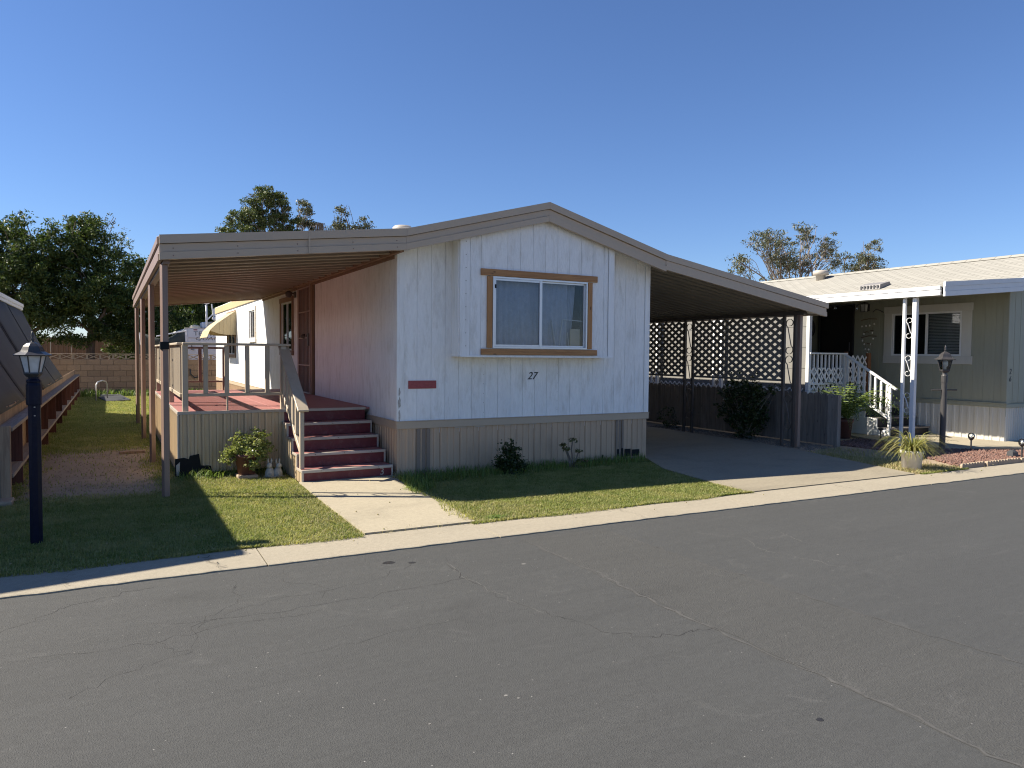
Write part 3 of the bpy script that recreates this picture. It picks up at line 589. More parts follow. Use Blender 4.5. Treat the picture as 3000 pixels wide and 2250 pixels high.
# the bay with its own boards
bay = holder('bay', home, (5.2, 8.8, BB))
bxs = [BX0 + .03, 4.14] + [4.30 + .1985 * i for i in range(11)] + [BX1 - .09]
cuts = sorted(set([x for x in bxs if not (abs(x - WX0) < .03 or abs(x - WX1) < .03)] + [WX0, WX1]))
for a, b in zip(cuts[:-1], cuts[1:]):
    ga = gaps * .6 * (0 if a in (WX0, WX1) else 1); gb = gaps * .6 * (0 if b in (WX0, WX1) else 1)
    if a >= WX0 - .001 and b <= WX1 + .001:
        board('siding_board', bay, a + ga, b - gb, BY, BY + .018, BB, WZ0, WZ0, 'white')
        board('siding_board', bay, a + ga, b - gb, BY, BY + .018, WZ1, topz(a), topz(b), 'white')
    else: board('siding_board', bay, a + ga, b - gb, BY, BY + .018, BB, topz(a), topz(b), 'white')
MB().prism([(BX0 + .01, BB + .005), (WX0 - .005, BB + .005), (WX0 - .005, topz(WX0)), (BX0 + .01, topz(BX0))], 'y', BY + .008, BY + .03).prism(
    [(WX1 + .005, BB + .005), (BX1 - .01, BB + .005), (BX1 - .01, topz(BX1)), (WX1 + .005, topz(WX1))], 'y', BY + .008, BY + .03).prism(
    [(WX0 - .005, WZ1), (WX1 + .005, WZ1), (WX1 + .005, topz(WX1)), (RX, topz(RX)), (WX0 - .005, topz(WX0))], 'y', BY + .008, BY + .03).box(
    WX0 - .005, WX1 + .005, BY + .008, BY + .03, BB + .005, WZ0).build('bay_backing', 'whitetrim', bay)
for (x0, x1) in ((BX0 - .008, BX0 + .14 - .008), (BX1 - .085, BX1 + .008)):
    board('corner_trim', bay, x0, x1, BY - .014, BY - .001, BB - .006, topz(x0), topz(x1), 'whitetrim')
board('side_panel', bay, BX0 - .008, BX0 + .008, BY + .0, HY0 + .0, BB - .006, topz(BX0), topz(BX0), 'whitetrim')
board('side_panel', bay, BX1 - .008, BX1 + .008, BY + .0, HY0 + .0, BB - .006, topz(BX1), topz(BX1), 'whitetrim')
board('side_trim', bay, BX0 - .02, BX0 - .008, BY + .02, BY + .105, BB - .006, topz(BX0), topz(BX0), 'whitetrim')
bx('floor_panel', bay, BX0 + .009, BX1 - .009, BY + .019, HY0 - .001, BB + .0, BB + .02, 'whitetrim')
bx('ledge', bay, BX0 + .0, BX1 - .002, BY - .02, BY - .015, BB - .012, BB + .012, 'whitetrim', .001)
# frieze strips under the eaves
for s, xa, xb, yy in ((1, BX0 + .14, RX - .02, BY - .012), (1, RX + .02, BX1 - .09, BY - .012), (1, HX0 + .09, BX0 - .03, HY0 - .012), (1, BX1 + .02, HX1 - .08, HY0 - .012)):
    MB().hexa([(xa, yy, topz(xa) - .075), (xb, yy, topz(xb) - .075), (xb, yy + .011, topz(xb) - .075), (xa, yy + .011, topz(xa) - .075)],
              [(xa, yy, topz(xa) - .01), (xb, yy, topz(xb) - .01), (xb, yy + .011, topz(xb) - .01), (xa, yy + .011, topz(xa) - .01)]).build('frieze', 'whitetrim', home)
# street window
win = holder('window', home, (5.23, BY, WZ0))
def frame_rect(name, par, x0, x1, y0, y1, z0, z1, t, mat):
    MB().box(x0, x1, y0, y1, z1 - t, z1).box(x0, x1, y0, y1, z0, z0 + t).box(x0, x0 + t, y0, y1, z0 + t, z1 - t).box(x1 - t, x1, y0, y1, z0 + t, z1 - t).build(name, mat, par)
frame_rect('frame', win, WX0, WX1, BY - .022, BY + .05, WZ0, WZ1, .022, 'alu')
frame_rect('sash', win, WX0 + .024, 5.22, BY - .012, BY + .012, WZ0 + .024, WZ1 - .024, .026, 'alu')
frame_rect('sash', win, 5.2, WX1 - .024, BY + .014, BY + .034, WZ0 + .024, WZ1 - .024, .022, 'alu')
bx('meeting_stile', win, 5.196, 5.236, BY - .018, BY - .0125, WZ0 + .024, WZ1 - .024, 'alu', .001)
bx('pane', win, WX0 + .05, 5.194, BY - .002, BY + .002, WZ0 + .05, WZ1 - .05, 'glass', 0)
bx('pane', win, 5.222, WX1 - .046, BY + .022, BY + .026, WZ0 + .046, WZ1 - .046, 'glass', 0)
bx('latch', win, WX0 + .03, WX0 + .05, BY - .022, BY - .012, 2.48, 2.53, 'black', .001)
def curtain(par, x0, x1, y, z0, z1, waves, amp, slant, mat='curtain', seed=0):
    r = random.Random(seed); n = waves * 6; v = []; f = []
    for j in range(9):
        t = j / 8
        for i in range(n + 1):
            u = i / n; xx = x0 + (x1 - x0) * u + slant * (t - 1) * (-1) * (u - .3)
            v.append((xx + .006 * math.sin(7 * t + i), y + amp * (.55 + .45 * (1 - t)) * math.sin(u * waves * 6.283 + .6 * math.sin(t * 3)), z0 + (z1 - z0) * t))
    for j in range(8):
        for i in range(n): a = j * (n + 1) + i; f.append((a, a + 1, a + n + 2, a + n + 1))
    m = MB(); m.v = v; m.f = f; return m.build('curtain', mat, par, True)
curtain(win, WX0 + .02, 5.28, BY + .12, WZ0 - .02, WZ1, 9, .016, .0)
curtain(win, 5.24, 5.74, BY + .125, WZ0 - .02, WZ1, 6, .018, .0)
curtain(win, 5.66, 5.9, BY + .17, WZ0 - .02, WZ1, 7, .02, -.12, seed=2)
beam('blind', win, (5.50, BY + .06, WZ0), (5.43, BY + .06, 2.08), .05, .012, 'whitetrim')
beam('blind', win, (5.56, BY + .06, WZ0), (5.62, BY + .06, 2.10), .02, .012, 'whitetrim')
beam('blind', win, (5.62, BY + .06, 2.10), (5.99, BY + .06, 2.08), .02, .012, 'whitetrim')
beam('blind', win, (5.74, BY + .07, WZ0), (5.71, BY + .07, 1.92), .018, .01, 'whitetrim')
bx('box', win, 5.76, 5.93, BY + .075, BY + .085, WZ0, 1.97, 'beige', .001)
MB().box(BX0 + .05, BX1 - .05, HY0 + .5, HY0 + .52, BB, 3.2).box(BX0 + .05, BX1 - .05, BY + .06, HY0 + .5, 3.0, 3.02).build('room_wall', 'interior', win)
bx('trim_board', win, 4.29, 6.155, BY - .030, BY - .002, 2.642, 2.728, 'pine', .002)
bx('trim_board', win, 4.30, 6.160, BY - .032, BY - .002, 1.592, 1.672, 'pine', .002)
bx('trim_board', win, 4.385, 4.462, BY - .026, BY - .002, 1.684, 2.632, 'pinez', .002)
bx('trim_board', win, 5.998, 6.072, BY - .026, BY - .002, 1.684, 2.632, 'pinez', .002)
for i, (z, w_, h_) in enumerate(((.80, .016, .10), (.96, .024, .10), (1.10, .016, .08))):
    q = random.Random(i); n_ = 12; v_ = [(HX0 + .02 + w_ * math.cos(6.283 * k / n_) * q.uniform(.5, 1), HY0 - .0172, z + h_ * math.sin(6.283 * k / n_) * q.uniform(.5, 1)) for k in range(n_)]
    m_ = MB(); m_.v = v_; m_.f = [tuple(range(n_))]; m_.build('peeled_paint', 'mortarpale', home)
for x_ in (4.46, 5.65):
    for k in range(6): MB().lathe((x_ + .02, HY0 - .001, .8 + k * .13), [(.004, 0), (.004, .006)], 6).build('nail_head', 'greywood', home)
for k in range(9): MB().lathe((4.075, BY - .0145, 1.7 + k * .17), [(.006, 0), (.006, .008)], 6).build('nail_head', 'greywood', bay)
# number 27 and the red board
num = text('house_number', '27', .15, (5.165, HY0 - .004, 1.248), (R(90), 0, 0), 'ink', home, .35, .003, 1.0)
bx('red_board', home, 3.385, 3.775, HY0 - .012, HY0 - .0005, 1.14, 1.245, 'signred', .002)
# belt band round the foot of the walls
bx('belt_band', home, HX0 - .02, HX1 + .02, HY0 - .022, HY0 - .0, .618, .712, 'taupe', .003)
bx('belt_lip', home, HX0 - .026, HX1 + .026, HY0 - .030, HY0 + .0, .7125, .7225, 'taupe', .002)
bx('belt_band', home, HX0 - .022, HX0 - .0, HY0 - .0, HY1, .618, .712, 'taupe', .003)
bx('belt_lip', home, HX0 - .030, HX0 + .0, HY0 + .001, HY1, .7125, .7225, 'taupe', .002)
bx('belt_band', home, HX1 + .0, HX1 + .022, HY0 - .0, HY1, .618, .712, 'taupe', .003)
# skirting: ribbed metal panels, one by one
def ribpanel(w, h, th, ribs, mat, depth=.012):
    def mk():
        p = [(0, 0)]; step = w / ribs
        for i in range(ribs):
            a = i * step; p += [(a + step * .06, 0), (a + step * .14, -depth), (a + step * .42, -depth), (a + step * .5, 0)]
        p += [(w - .004, 0), (w - .002, .006), (w, .006), (w, th), (0, th)]
        m = MB().prism(p, 'z', 0, h); return mesh_np('skirting_panel', m.v, m.f, mat)
    return cmesh(('rib', round(w, 4), round(h, 3), ribs, mat, depth), mk)
def skirt_run(par, a, b, n, ribs, z0, z1, mat, face, depth=.012, name='skirting_panel', skip=()):
    # face: 'front' -> along x at y=c, facing -y ; 'left' -> along y at x=c, facing -x
    kind, c = face; w = (b - a) / n
    for i in range(n):
        if i in skip: continue
        me = ribpanel(w - .002, z1 - z0, .015, ribs, mat, depth)
        if kind == 'front': o = link(bpy.data.objects.new(name, me), par, (a + i * w, c, z0))
        elif kind == 'left':
            o = link(bpy.data.objects.new(name, me), par, (c, b - i * w, z0)); o.rotation_euler = (0, 0, R(-90))
        else:
            o = link(bpy.data.objects.new(name, me), par, (c, a + i * w, z0)); o.rotation_euler = (0, 0, R(90))
skirt_run(home, HX0 + .012, HX1 - .0, 14, 3, .0, .622, 'skirt', ('front', HY0 + .004))
skirt_run(home, HY0 + .02, HY1, 62, 3, .0, .622, 'skirt', ('left', HX0 + .004))
bx('skirting_wall', home, HX1 - .03, HX1 + .0, HY0 + .02, HY1, -.02, .62, 'skirt')
bx('skirting_corner', home, HX0 - .012, HX0 + .02, HY0 - .012, HY0 + .02, .0, .617, 'skirt')
bx('bottom_rail', home, 5.7, 7.2, HY0 - .02, HY0 - .008, .012, .035, 'railwood', .002)
for x0, x1 in ((3.50, 3.55), (3.575, 3.62), (3.64, 3.69), (6.73, 6.765), (6.785, 6.82), (6.84, 6.875)):
    bx('vent_strip', home, x0, x1, HY0 - .013, HY0 - .0105, .03, .612, 'ventgrey', 0)
for i, (x0, x1, z0, z1) in enumerate(((6.75, 6.79, .03, .17), (6.83, 6.87, .03, .18), (6.90, 7.01, .05, .165), (7.04, 7.18, .05, .15), (6.47, 6.50, .02, .10))):
    bx('dark_hole_plate', home, x0, x1, HY0 - .016, HY0 - .0138, z0, z1, 'black', 0)  # flat black plates paint the dark of holes onto the skirting
for x0, x1, z in ((4.05, 4.22, .606), (4.35, 4.5, .606), (4.8, 4.9, .607), (5.2, 5.32, .607)):
    bx('bare_metal', home, x0, x1, HY0 - .014, HY0 - .0112, z, z + .009, 'metaltrim', 0)
# long left wall, board by board, with openings for door and windows
DOOR = (13.32, 14.52, .80, 2.86); W1 = (15.12, 16.2, 1.64, 2.64); W2 = (19.42, 20.28, 1.95, 2.66); W3 = (22.85, 24.4, 1.52, 2.72)
def wallcuts(y):
    out = []
    for (a, b, z0, z1) in (DOOR, W1, W2, W3):
        if a - .02 < y < b + .02: out.append((z0, z1))
    return out
ys = [HY0 + .08]
while ys[-1] < HY1 - .1: ys.append(ys[-1] + .203)
ys[-1] = HY1
WT = EZ - .16
for a, b in zip(ys[:-1], ys[1:]):
    segs = [(BZ, WT)]
    for (z0, z1) in wallcuts((a + b) / 2):
        segs = [s for q in segs for s in ((q[0], min(q[1], z0)), (max(q[0], z1), q[1])) if s[1] - s[0] > .02]
    for z0, z1 in segs: bx('siding_board', home, HX0, HX0 + .018, a + .0018, b - .0018, z0, z1, 'white', .0015)
def wall_left_backing():
    m = MB(); yy = [HY0 + .02]
    for (a, b, z0, z1) in (DOOR, W1, W2, W3):
        m.box(HX0 + .008, HX0 + .04, yy[-1], a, .6, WT); m.box(HX0 + .008, HX0 + .04, a, b, .6, z0 - .005); m.box(HX0 + .008, HX0 + .04, a, b, z1 + .005, WT); yy.append(b)
    m.box(HX0 + .008, HX0 + .04, yy[-1], HY1, .6, WT); m.build('wall_backing', 'whitetrim', home)
wall_left_backing()
bx('wall_right', home, HX1 - .03, HX1 - .0, HY0 + .05, HY1, .6, EZ - .12, 'white')
bx('wall_rear', home, HX0 + .03, HX1 - .03, HY1 - .04, HY1 - .01, .0, 3.0, 'white')
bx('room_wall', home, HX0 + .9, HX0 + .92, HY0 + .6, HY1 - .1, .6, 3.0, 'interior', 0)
bx('top_trim', home, HX0 - .02, HX0 - .001, HY0 + .08, 18.4, WT - .14, WT - .01, 'oldpine', .002)
bx('top_trim', home, HX0 - .035, HX0 - .001, 18.45, HY1 + .05, 2.90, 3.10, 'awntan', .003)
bx('corner_trim', home, HX0 - .014, HX0 + .0, HY1 - .09, HY1, BZ, 2.9, 'whitetrim')
# security door
door = holder('door', home, (HX0, 13.9, .8)); ya, yb = 13.5, 14.5
bx('door_leaf', door, HX0 + .02, HX0 + .05, ya, yb, .82, 2.84, 'door')
frame = [(ya - .09, ya, .80, 2.88), (yb, yb + .07, .80, 2.88)]
for a, b, z0, z1 in frame: bx('door_trim', door, HX0 - .03, HX0 + .02, a, b, z0, z1, 'oldpine')
bx('door_trim', door, HX0 - .035, HX0 + .02, ya - .1, yb + .08, 2.845, 2.935, 'oldpine')
for i in range(9): bx('bar', door, HX0 - .035, HX0 - .02, ya + .06 + i * .11, ya + .075 + i * .11, .84, 2.82, 'doorbars', .002)
for z in (.84, 1.35, 1.86, 2.35, 2.8): bx('cross_bar', door, HX0 - .036, HX0 - .019, ya + .02, yb - .02, z, z + .022, 'doorbars', .002)
for a in (ya + .01, yb - .045): bx('gate_stile', door, HX0 - .04, HX0 - .015, a, a + .035, .82, 2.84, 'doorbars', .003)
MB().lathe((0, 0, 0), [(.0, -.05), (.06, -.03), (.075, 0), (.06, .03), (.0, .05)], 10).build('ornament', 'blackiron', door, True).location = Vector((HX0 - .03, ya + .5, 1.85)) - WL[door.name]
bx('lock_box', door, HX0 - .06, HX0 - .03, ya + .05, ya + .15, 1.72, 1.95, 'blackiron', .004)
bx('threshold', door, HX0 - .05, HX0 + .02, ya, yb, .835, .85, 'metaltrim', .002)
def side_window(spec, trim, style, name='window', alu='alu'):
    a, b, z0, z1 = spec; w = holder(name, home, (HX0, (a + b) / 2, z0))
    MB().box(HX0 - .012, HX0 + .04, a, b, z1 - .03, z1).box(HX0 - .012, HX0 + .04, a, b, z0, z0 + .03).box(HX0 - .012, HX0 + .04, a, a + .03, z0 + .03, z1 - .03).box(HX0 - .012, HX0 + .04, b - .03, b, z0 + .03, z1 - .03).build('frame', alu, w)
    bx('mullion', w, HX0 - .01, HX0 + .03, (a + b) / 2 - .015, (a + b) / 2 + .015, z0 + .03, z1 - .03, alu, .002)
    bx('pane', w, HX0 + .01, HX0 + .014, a + .03, (a + b) / 2 - .015, z0 + .03, z1 - .03, 'darkglass', 0)
    bx('pane', w, HX0 + .01, HX0 + .014, (a + b) / 2 + .015, b - .03, z0 + .03, z1 - .03, 'darkglass', 0)
    if style == 'full':
        bx('trim_board', w, HX0 - .035, HX0 - .001, a - .1, b + .1, z1 + .002, z1 + .10, trim); bx('trim_board', w, HX0 - .035, HX0 - .001, a - .1, b + .1, z0 - .10, z0 - .002, trim)
        bx('trim_board', w, HX0 - .03, HX0 - .001, a - .09, a - .002, z0, z1, trim); bx('trim_board', w, HX0 - .03, HX0 - .001, b + .002, b + .09, z0, z1, trim)
    return w
side_window(W1, 'oldpine', 'full')
side_window(W2, 'chiptrim', 'full')
w3 = side_window(W3, 'oldpine', 'full')
# tan metal awning over the far window
aw = holder('window_awning', home, (HX0, 23.5, 2.2)); n = 10; wd = 1.9 / n
for i in range(n):
    y0 = 22.65 + i * wd
    pts = [(HX0 - .01, 2.80), (HX0 - .55, 2.40), (HX0 - .72, 2.22), (HX0 - .80, 2.02)]
    m = MB()
    for (p, q) in zip(pts[:-1], pts[1:]):
        m.hexa([(p[0], y0 + .004, p[1] - .012), (p[0], y0 + wd - .004, p[1] - .012), (p[0], y0 + wd - .004, p[1]), (p[0], y0 + .004, p[1])],
               [(q[0], y0 + .004, q[1] - .012), (q[0], y0 + wd - .004, q[1] - .012), (q[0], y0 + wd - .004, q[1]), (q[0], y0 + .004, q[1])])
    m.build('slat', 'awntan', aw)
for y0 in (22.64, 24.54):
    MB().prism([(HX0 - .01, 2.79), (HX0 - .55, 2.39), (HX0 - .72, 2.2), (HX0 - .5, 2.12), (HX0 - .3, 2.09), (HX0 - .01, 2.09)], 'y', y0, y0 + .01).build('side_wing', 'awntan', aw)
    for k in range(5): bx('wing_rib', aw, HX0 - .06 - k * .1, HX0 - .05 - k * .1, y0 - .006, y0 + .012, 2.11, 2.74 - k * .074, 'awntan', .002)
# main roof sheets and vents
roof = holder('roof', home, (RX, 18, EZ))
for sx_ in (0, 1):
    xa, xb = (3.22, RX) if sx_ == 0 else (RX, 7.36); za, zb = (EZ, RZ) if sx_ == 0 else (RZ, EZ)
    MB().hexa([(xa, FY + .02, za - .05), (xb, FY + .02, zb - .05), (xb, HY1 + .2, zb - .05), (xa, HY1 + .2, za - .05)], [(xa, FY + .02, za), (xb, FY + .02, zb), (xb, HY1 + .2, zb), (xa, HY1 + .2, za)]).build('roof_sheet', 'roofing', roof)
MB().lathe((4.42, 12.0, 3.38), [(.10, 0), (.10, .3), (.17, .3), (.17, .37), (.14, .40)], 16).build('vent_pipe', 'metaltrim', roof, True)
# street fascia in three stepped bands; one run per roof segment
def fascia_run(par, xa, za, xb, zb, y=FY, mat='taupe', name='fascia'):
    # za, zb: top edge heights
    for (o0, o1, pr) in ((0.0, .092, .036), (.097, .180, .010), (.184, .262, .028)):
        MB().hexa([(xa, y - pr, za - o1), (xb, y - pr, zb - o1), (xb, y + .03, zb - o1), (xa, y + .03, za - o1)],
                  [(xa, y - pr, za - o0), (xb, y - pr, zb - o0), (xb, y + .03, zb - o0), (xa, y + .03, za - o0)]).build(name, mat, par)
fascia_run(home, 3.224, 3.14, RX - .001, 3.682); fascia_run(home, RX + .001, 3.682, 7.358, 3.13)
MB().hexa([(3.3, FY + .031, EZ - .13), (RX, FY + .031, RZ - .13), (RX, HY0 - .02, RZ - .13), (3.3, HY0 - .02, EZ - .13)], [(3.3, FY + .031, EZ - .11), (RX, FY + .031, RZ - .11), (RX, HY0 - .02, RZ - .11), (3.3, HY0 - .02, EZ - .11)]).build('soffit', 'whitetrim', home)
MB().hexa([(RX, FY + .031, RZ - .13), (7.28, FY + .031, EZ - .13), (7.28, HY0 - .02, EZ - .13), (RX, HY0 - .02, RZ - .13)], [(RX, FY + .031, RZ - .11), (7.28, FY + .031, EZ - .11), (7.28, HY0 - .02, EZ - .11), (RX, HY0 - .02, RZ - .11)]).build('soffit', 'whitetrim', home)
# porch light beside the door
pl_ = thing('wall_lamp', (HX0, 14.83, 2.7), 'small dark porch lamp beside the barred front door', 'lamp')
bx('back_plate', pl_, HX0 - .035, HX0 - .005, 14.78, 14.88, 2.68, 2.80, 'blackiron'); MB().tube([(HX0 - .04, 14.83, 2.76), (HX0 - .12, 14.83, 2.77)], .018).build('arm', 'blackiron', pl_)
MB().lathe((HX0 - .14, 14.83, 2.68), [(.035, 0), (.06, .03), (.07, .1), (.03, .13)], 12).build('shade', 'blackiron', pl_, True)
# ------------------------------------------------------------------ awnings
def scroll_pts(y0, y1, z0, z1, x):            # S scroll between two uprights, in the plane x = const
    c = (y0 + y1) / 2; hw = abs(y1 - y0) / 2 - .012; s = 1 if y1 > y0 else -1; P = []; r = hw * .95; zt = z1 - r; zb = z0 + r
    for i in range(15):
        t = R(-60) + R(330) * (1 - i / 14); rr = r * (1 if i > 5 else .45 + .55 * i / 5)
        P.append((x, c + s * rr * math.cos(t), zt + rr * math.sin(t)))
    Q = []
    for i in range(15):
        t = R(120) + R(330) * (1 - i / 14); rr = r * (1 if i > 5 else .45 + .55 * i / 5)
        Q.append((x, c + s * rr * math.cos(t), zb + rr * math.sin(t)))
    return P + Q[::-1]
def scroll_mesh(gap, hgt, w, mat, th=.006):
    return cmesh(('scr', round(gap, 3), round(hgt, 3), mat), lambda: (lambda m: mesh_np('scroll', m.v, m.f, mat))(MB().ribbon(scroll_pts(-gap / 2, gap / 2, 0, hgt, 0), w, (1, 0, 0), th)))
def post_pair(par, x, ya, yb, z1, w, mat, scrolls, sh, wb=None, z0=0.0, smat=None, turn=0):
    # a post of two uprights with S scrolls between them; scrolls: list of base heights
    p = holder('post', par, (x, (ya + yb) / 2, z0))
    for y, ww in ((ya, w), (yb, wb or w)): bx('upright', p, x - ww / 2, x + ww / 2, y - ww / 2, y + ww / 2, z0, z1, mat, .004, (0, 0, turn) if turn else None)
    g = abs(yb - ya) - (w + (wb or w)) / 2
    for z in scrolls: link(bpy.data.objects.new('scroll', scroll_mesh(g, sh, .02, smat or mat)), p, (x, (ya + w / 2 + yb - (wb or w) / 2) / 2, z))
    return p
def pan_mesh(L, w, rise, rib, mat, trap):     # one roof pan: runs along +x for L, rising by 'rise'; width along y
    def mk():
        if trap: pr = [(0, 0), (.018, 0), (.045, .03), (.095, .03), (.122, 0), (.2, 0)]; pr = pr + [(a + .2, b) for a, b in pr[1:]]
        else: pr = [(0, -.05), (.02, -.05), (.034, 0), (.13, 0), (.142, -.022), (.168, -.022), (.18, 0), (.262, 0), (.274, -.022), (.30, -.022), (.312, 0), (w - .02, 0), (w - .001, -.004)]
        v = []; n = len(pr); t = .012
        for X, Z in ((0, 0), (L, rise)):
            v += [(X, a, Z + b) for a, b in pr] + [(X, a, Z + b + t) for a, b in pr]
        f = []; k = 2 * n
        for i in range(n - 1): f += [(i + 1, i, k + i, k + i + 1), (n + i, n + i + 1, k + n + i + 1, k + n + i)]
        for i in range(n - 1): f += [(i, i + 1, n + i + 1, n + i), (k + i + 1, k + i, k + n + i, k + n + i + 1)]
        f += [(0, n, k + n, k), (n - 1, k + n - 1, k + 2 * n - 1, 2 * n - 1)]
        return mesh_np('roof_pan', v, f, mat)
    return cmesh(('pan', round(L, 3), round(w, 3), round(rise, 3), mat, trap), mk)
# left: patio awning over the deck
AX = .465; AY1 = 18.4
aw_l = thing('patio_awning', (1.8, 13.5, 0), 'tan metal patio awning over the red deck on slim brown posts', 'awning')
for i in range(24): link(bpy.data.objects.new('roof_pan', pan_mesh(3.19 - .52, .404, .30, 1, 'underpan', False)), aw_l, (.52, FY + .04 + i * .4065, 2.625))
MB().hexa([(AX + .03, FY + .032, 2.77), (3.21, FY + .032, 3.07), (3.21, AY1, 3.07), (AX + .03, AY1, 2.77)], [(AX + .03, FY + .032, 2.79), (3.21, FY + .032, 3.10), (3.21, AY1, 3.10), (AX + .03, AY1, 2.79)]).build('roof_top', 'roofing', aw_l)
fascia_run(aw_l, AX, 2.825, 3.222, 3.14)
for (z0, z1, p_) in ((2.73, 2.815, .02), (2.64, 2.727, .0), (2.555, 2.637, .012)):
    bx('gutter_band', aw_l, AX - p_, AX + .03, FY + .033, AY1 + .05, z0, z1, 'brown', .006)
bx('edge_beam', aw_l, .50, .57, FY + .06, AY1, 2.53, 2.615, 'brown')
beam('rear_beam', aw_l, (.5, AY1 + .02, 2.60), (3.2, AY1 + .02, 2.90), .05, .08, 'brown')
beam('wall_channel', aw_l, (3.195, FY + .06, 2.89), (3.195, AY1, 2.89), .05, .06, 'oldpine')
for y in (8.76, 11.56, 14.72, 17.95):
    post_pair(aw_l, .515, y, y + .235, 2.532, .062, 'brown', (.5, 1.25, 2.0), .48, .035, turn=R(24))
bx('strap', aw_l, .47, .558, 8.715, 8.81, 1.62, 1.70, 'black', .001)
for x_ in (.6, 1.25, 1.9, 2.55, 3.1):
    z_ = 2.825 + (x_ - AX) * .1143
    for dz_ in (.145, .225): o_ = MB().lathe((0, 0, 0), [(.007, 0), (.007, .003), (.003, .005)], 8).build('screw', 'brown', aw_l); o_.rotation_euler = (R(90), 0, 0); o_.location = Vector((x_, FY - .029 + (.018 if dz_ < .2 else 0), z_ - dz_)) - WL[aw_l.name]
MB().hexa([(2.02, FY - .040, 2.74), (2.04, FY - .040, 2.742), (2.04, FY - .0365, 2.742), (2.02, FY - .0365, 2.74)], [(2.02, FY - .040, 2.995), (2.04, FY - .040, 2.997), (2.04, FY - .0365, 2.997), (2.02, FY - .0365, 2.995)]).build('seam_strip', 'taupe', aw_l)
# right: carport; unseen rear lengthened to darken the driveway
CX = 11.0; CY1 = 26.6
car = thing('carport_awning', (9.2, 13.4, 0), 'long tan carport roof sloping down over the shaded driveway', 'carport')
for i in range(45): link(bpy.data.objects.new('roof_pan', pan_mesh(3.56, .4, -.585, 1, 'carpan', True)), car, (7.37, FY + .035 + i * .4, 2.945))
MB().hexa([(7.37, FY + .032, 3.04), (CX - .03, FY + .032, 2.47), (CX - .03, CY1, 2.47), (7.37, CY1, 3.04)], [(7.37, FY + .032, 3.06), (CX - .03, FY + .032, 2.49), (CX - .03, CY1, 2.49), (7.37, CY1, 3.06)]).build('roof_top', 'roofing', car)
def car_fascia():
    za, zb = 3.13, 2.545
    for (o0, o1, pr, xe) in ((0.0, .092, .030, 11.03), (.094, .155, .016, 10.99), (.157, .235, .024, 11.0)):
        MB().hexa([(7.36, FY - pr, za - o1), (xe, FY - pr, zb - o1), (xe, FY + .03, zb - o1), (7.36, FY + .03, za - o1)], [(7.36, FY - pr, za - o0), (xe, FY - pr, zb - o0), (xe, FY + .03, zb - o0), (7.36, FY + .03, za - o0)]).build('fascia', 'taupe', car)
car_fascia()
bx('gutter', car, CX - .02, CX + .03, FY + .033, CY1, 2.34, 2.50, 'taupe')
bx('beam', car, 10.56, 10.64, FY + .1, CY1, 2.335, 2.405, 'blackiron')
for y in (8.93, 11.5, 14.1):
    p = post_pair(car, 10.6, y, y + .24, 2.336, .05, 'blackiron', (.3, 1.0, 1.65), .62)
bx('brown_post', car, 10.57, 10.635, 8.80, 8.865, .02, 2.40, 'brown')
def lattice(par, x, y0, y1, z0, z1, mat, dy=.2, dz=.145, w=.028, th=.008, name='lattice_panel', axis='y', rails=True):
    # crossed diagonal slats clipped to the rectangle; axis: direction of the panel's length
    cx = (y0 + y1) / 2; p = holder(name, par, (x, cx, z0) if axis == 'y' else (cx, x, z0)); L = y1 - y0; H = z1 - z0; sl_ = dz / dy
    for sgn in (1, -1):
        k = -H / sl_
        while k < L + H / sl_:
            # line z = sgn*sl*(u-k) (sgn 1) or z = H - sl*(u-k)
            u0, u1 = max(k, 0), min(k + H / sl_, L)
            if u1 - u0 > .03:
                za, zb = (sl_ * (u0 - k), sl_ * (u1 - k)) if sgn == 1 else (H - sl_ * (u0 - k), H - sl_ * (u1 - k))
                off = th * .5 * sgn
                a = (x + off, y0 + u0, z0 + za) if axis == 'y' else (y0 + u0, x + off, z0 + za)
                b = (x + off, y0 + u1, z0 + zb) if axis == 'y' else (y0 + u1, x + off, z0 + zb)
                A, B = Vector(a), Vector(b); d = (B - A); Lk = round(d.length, 2)
                key = ('lat', Lk, w, th, mat, axis)
                me = cmesh(key, lambda: mesh_np('slat', *((lambda m: (m.v, m.f))(MB().box(-th / 2, th / 2, -Lk / 2, Lk / 2, -w / 2, w / 2) if axis == 'y' else MB().box(-Lk / 2, Lk / 2, -th / 2, th / 2, -w / 2, w / 2))), mat))
                o = link(bpy.data.objects.new('slat', me), p, (A + B) / 2)
                if axis == 'y': o.rotation_euler = (math.atan2(d.z, d.y), 0, 0)
                else: o.rotation_euler = (0, -math.atan2(d.z, d.x), 0)
            k += dy
    if rails:
        if axis == 'y': bx('rail', p, x - .012, x + .012, y0, y1, z0 - .03, z0 + .01, mat, .002)
        else: bx('rail', p, y0, y1, x - .012, x + .012, z0 - .03, z0 + .01, mat, .002)
    return p
lattice(car, 10.6, 9.20, 11.47, 1.19, 2.32, 'latticegrey', .207, .136, .056)
lattice(car, 10.6, 11.77, 14.05, 1.19, 2.32, 'latticegrey', .207, .136, .056)

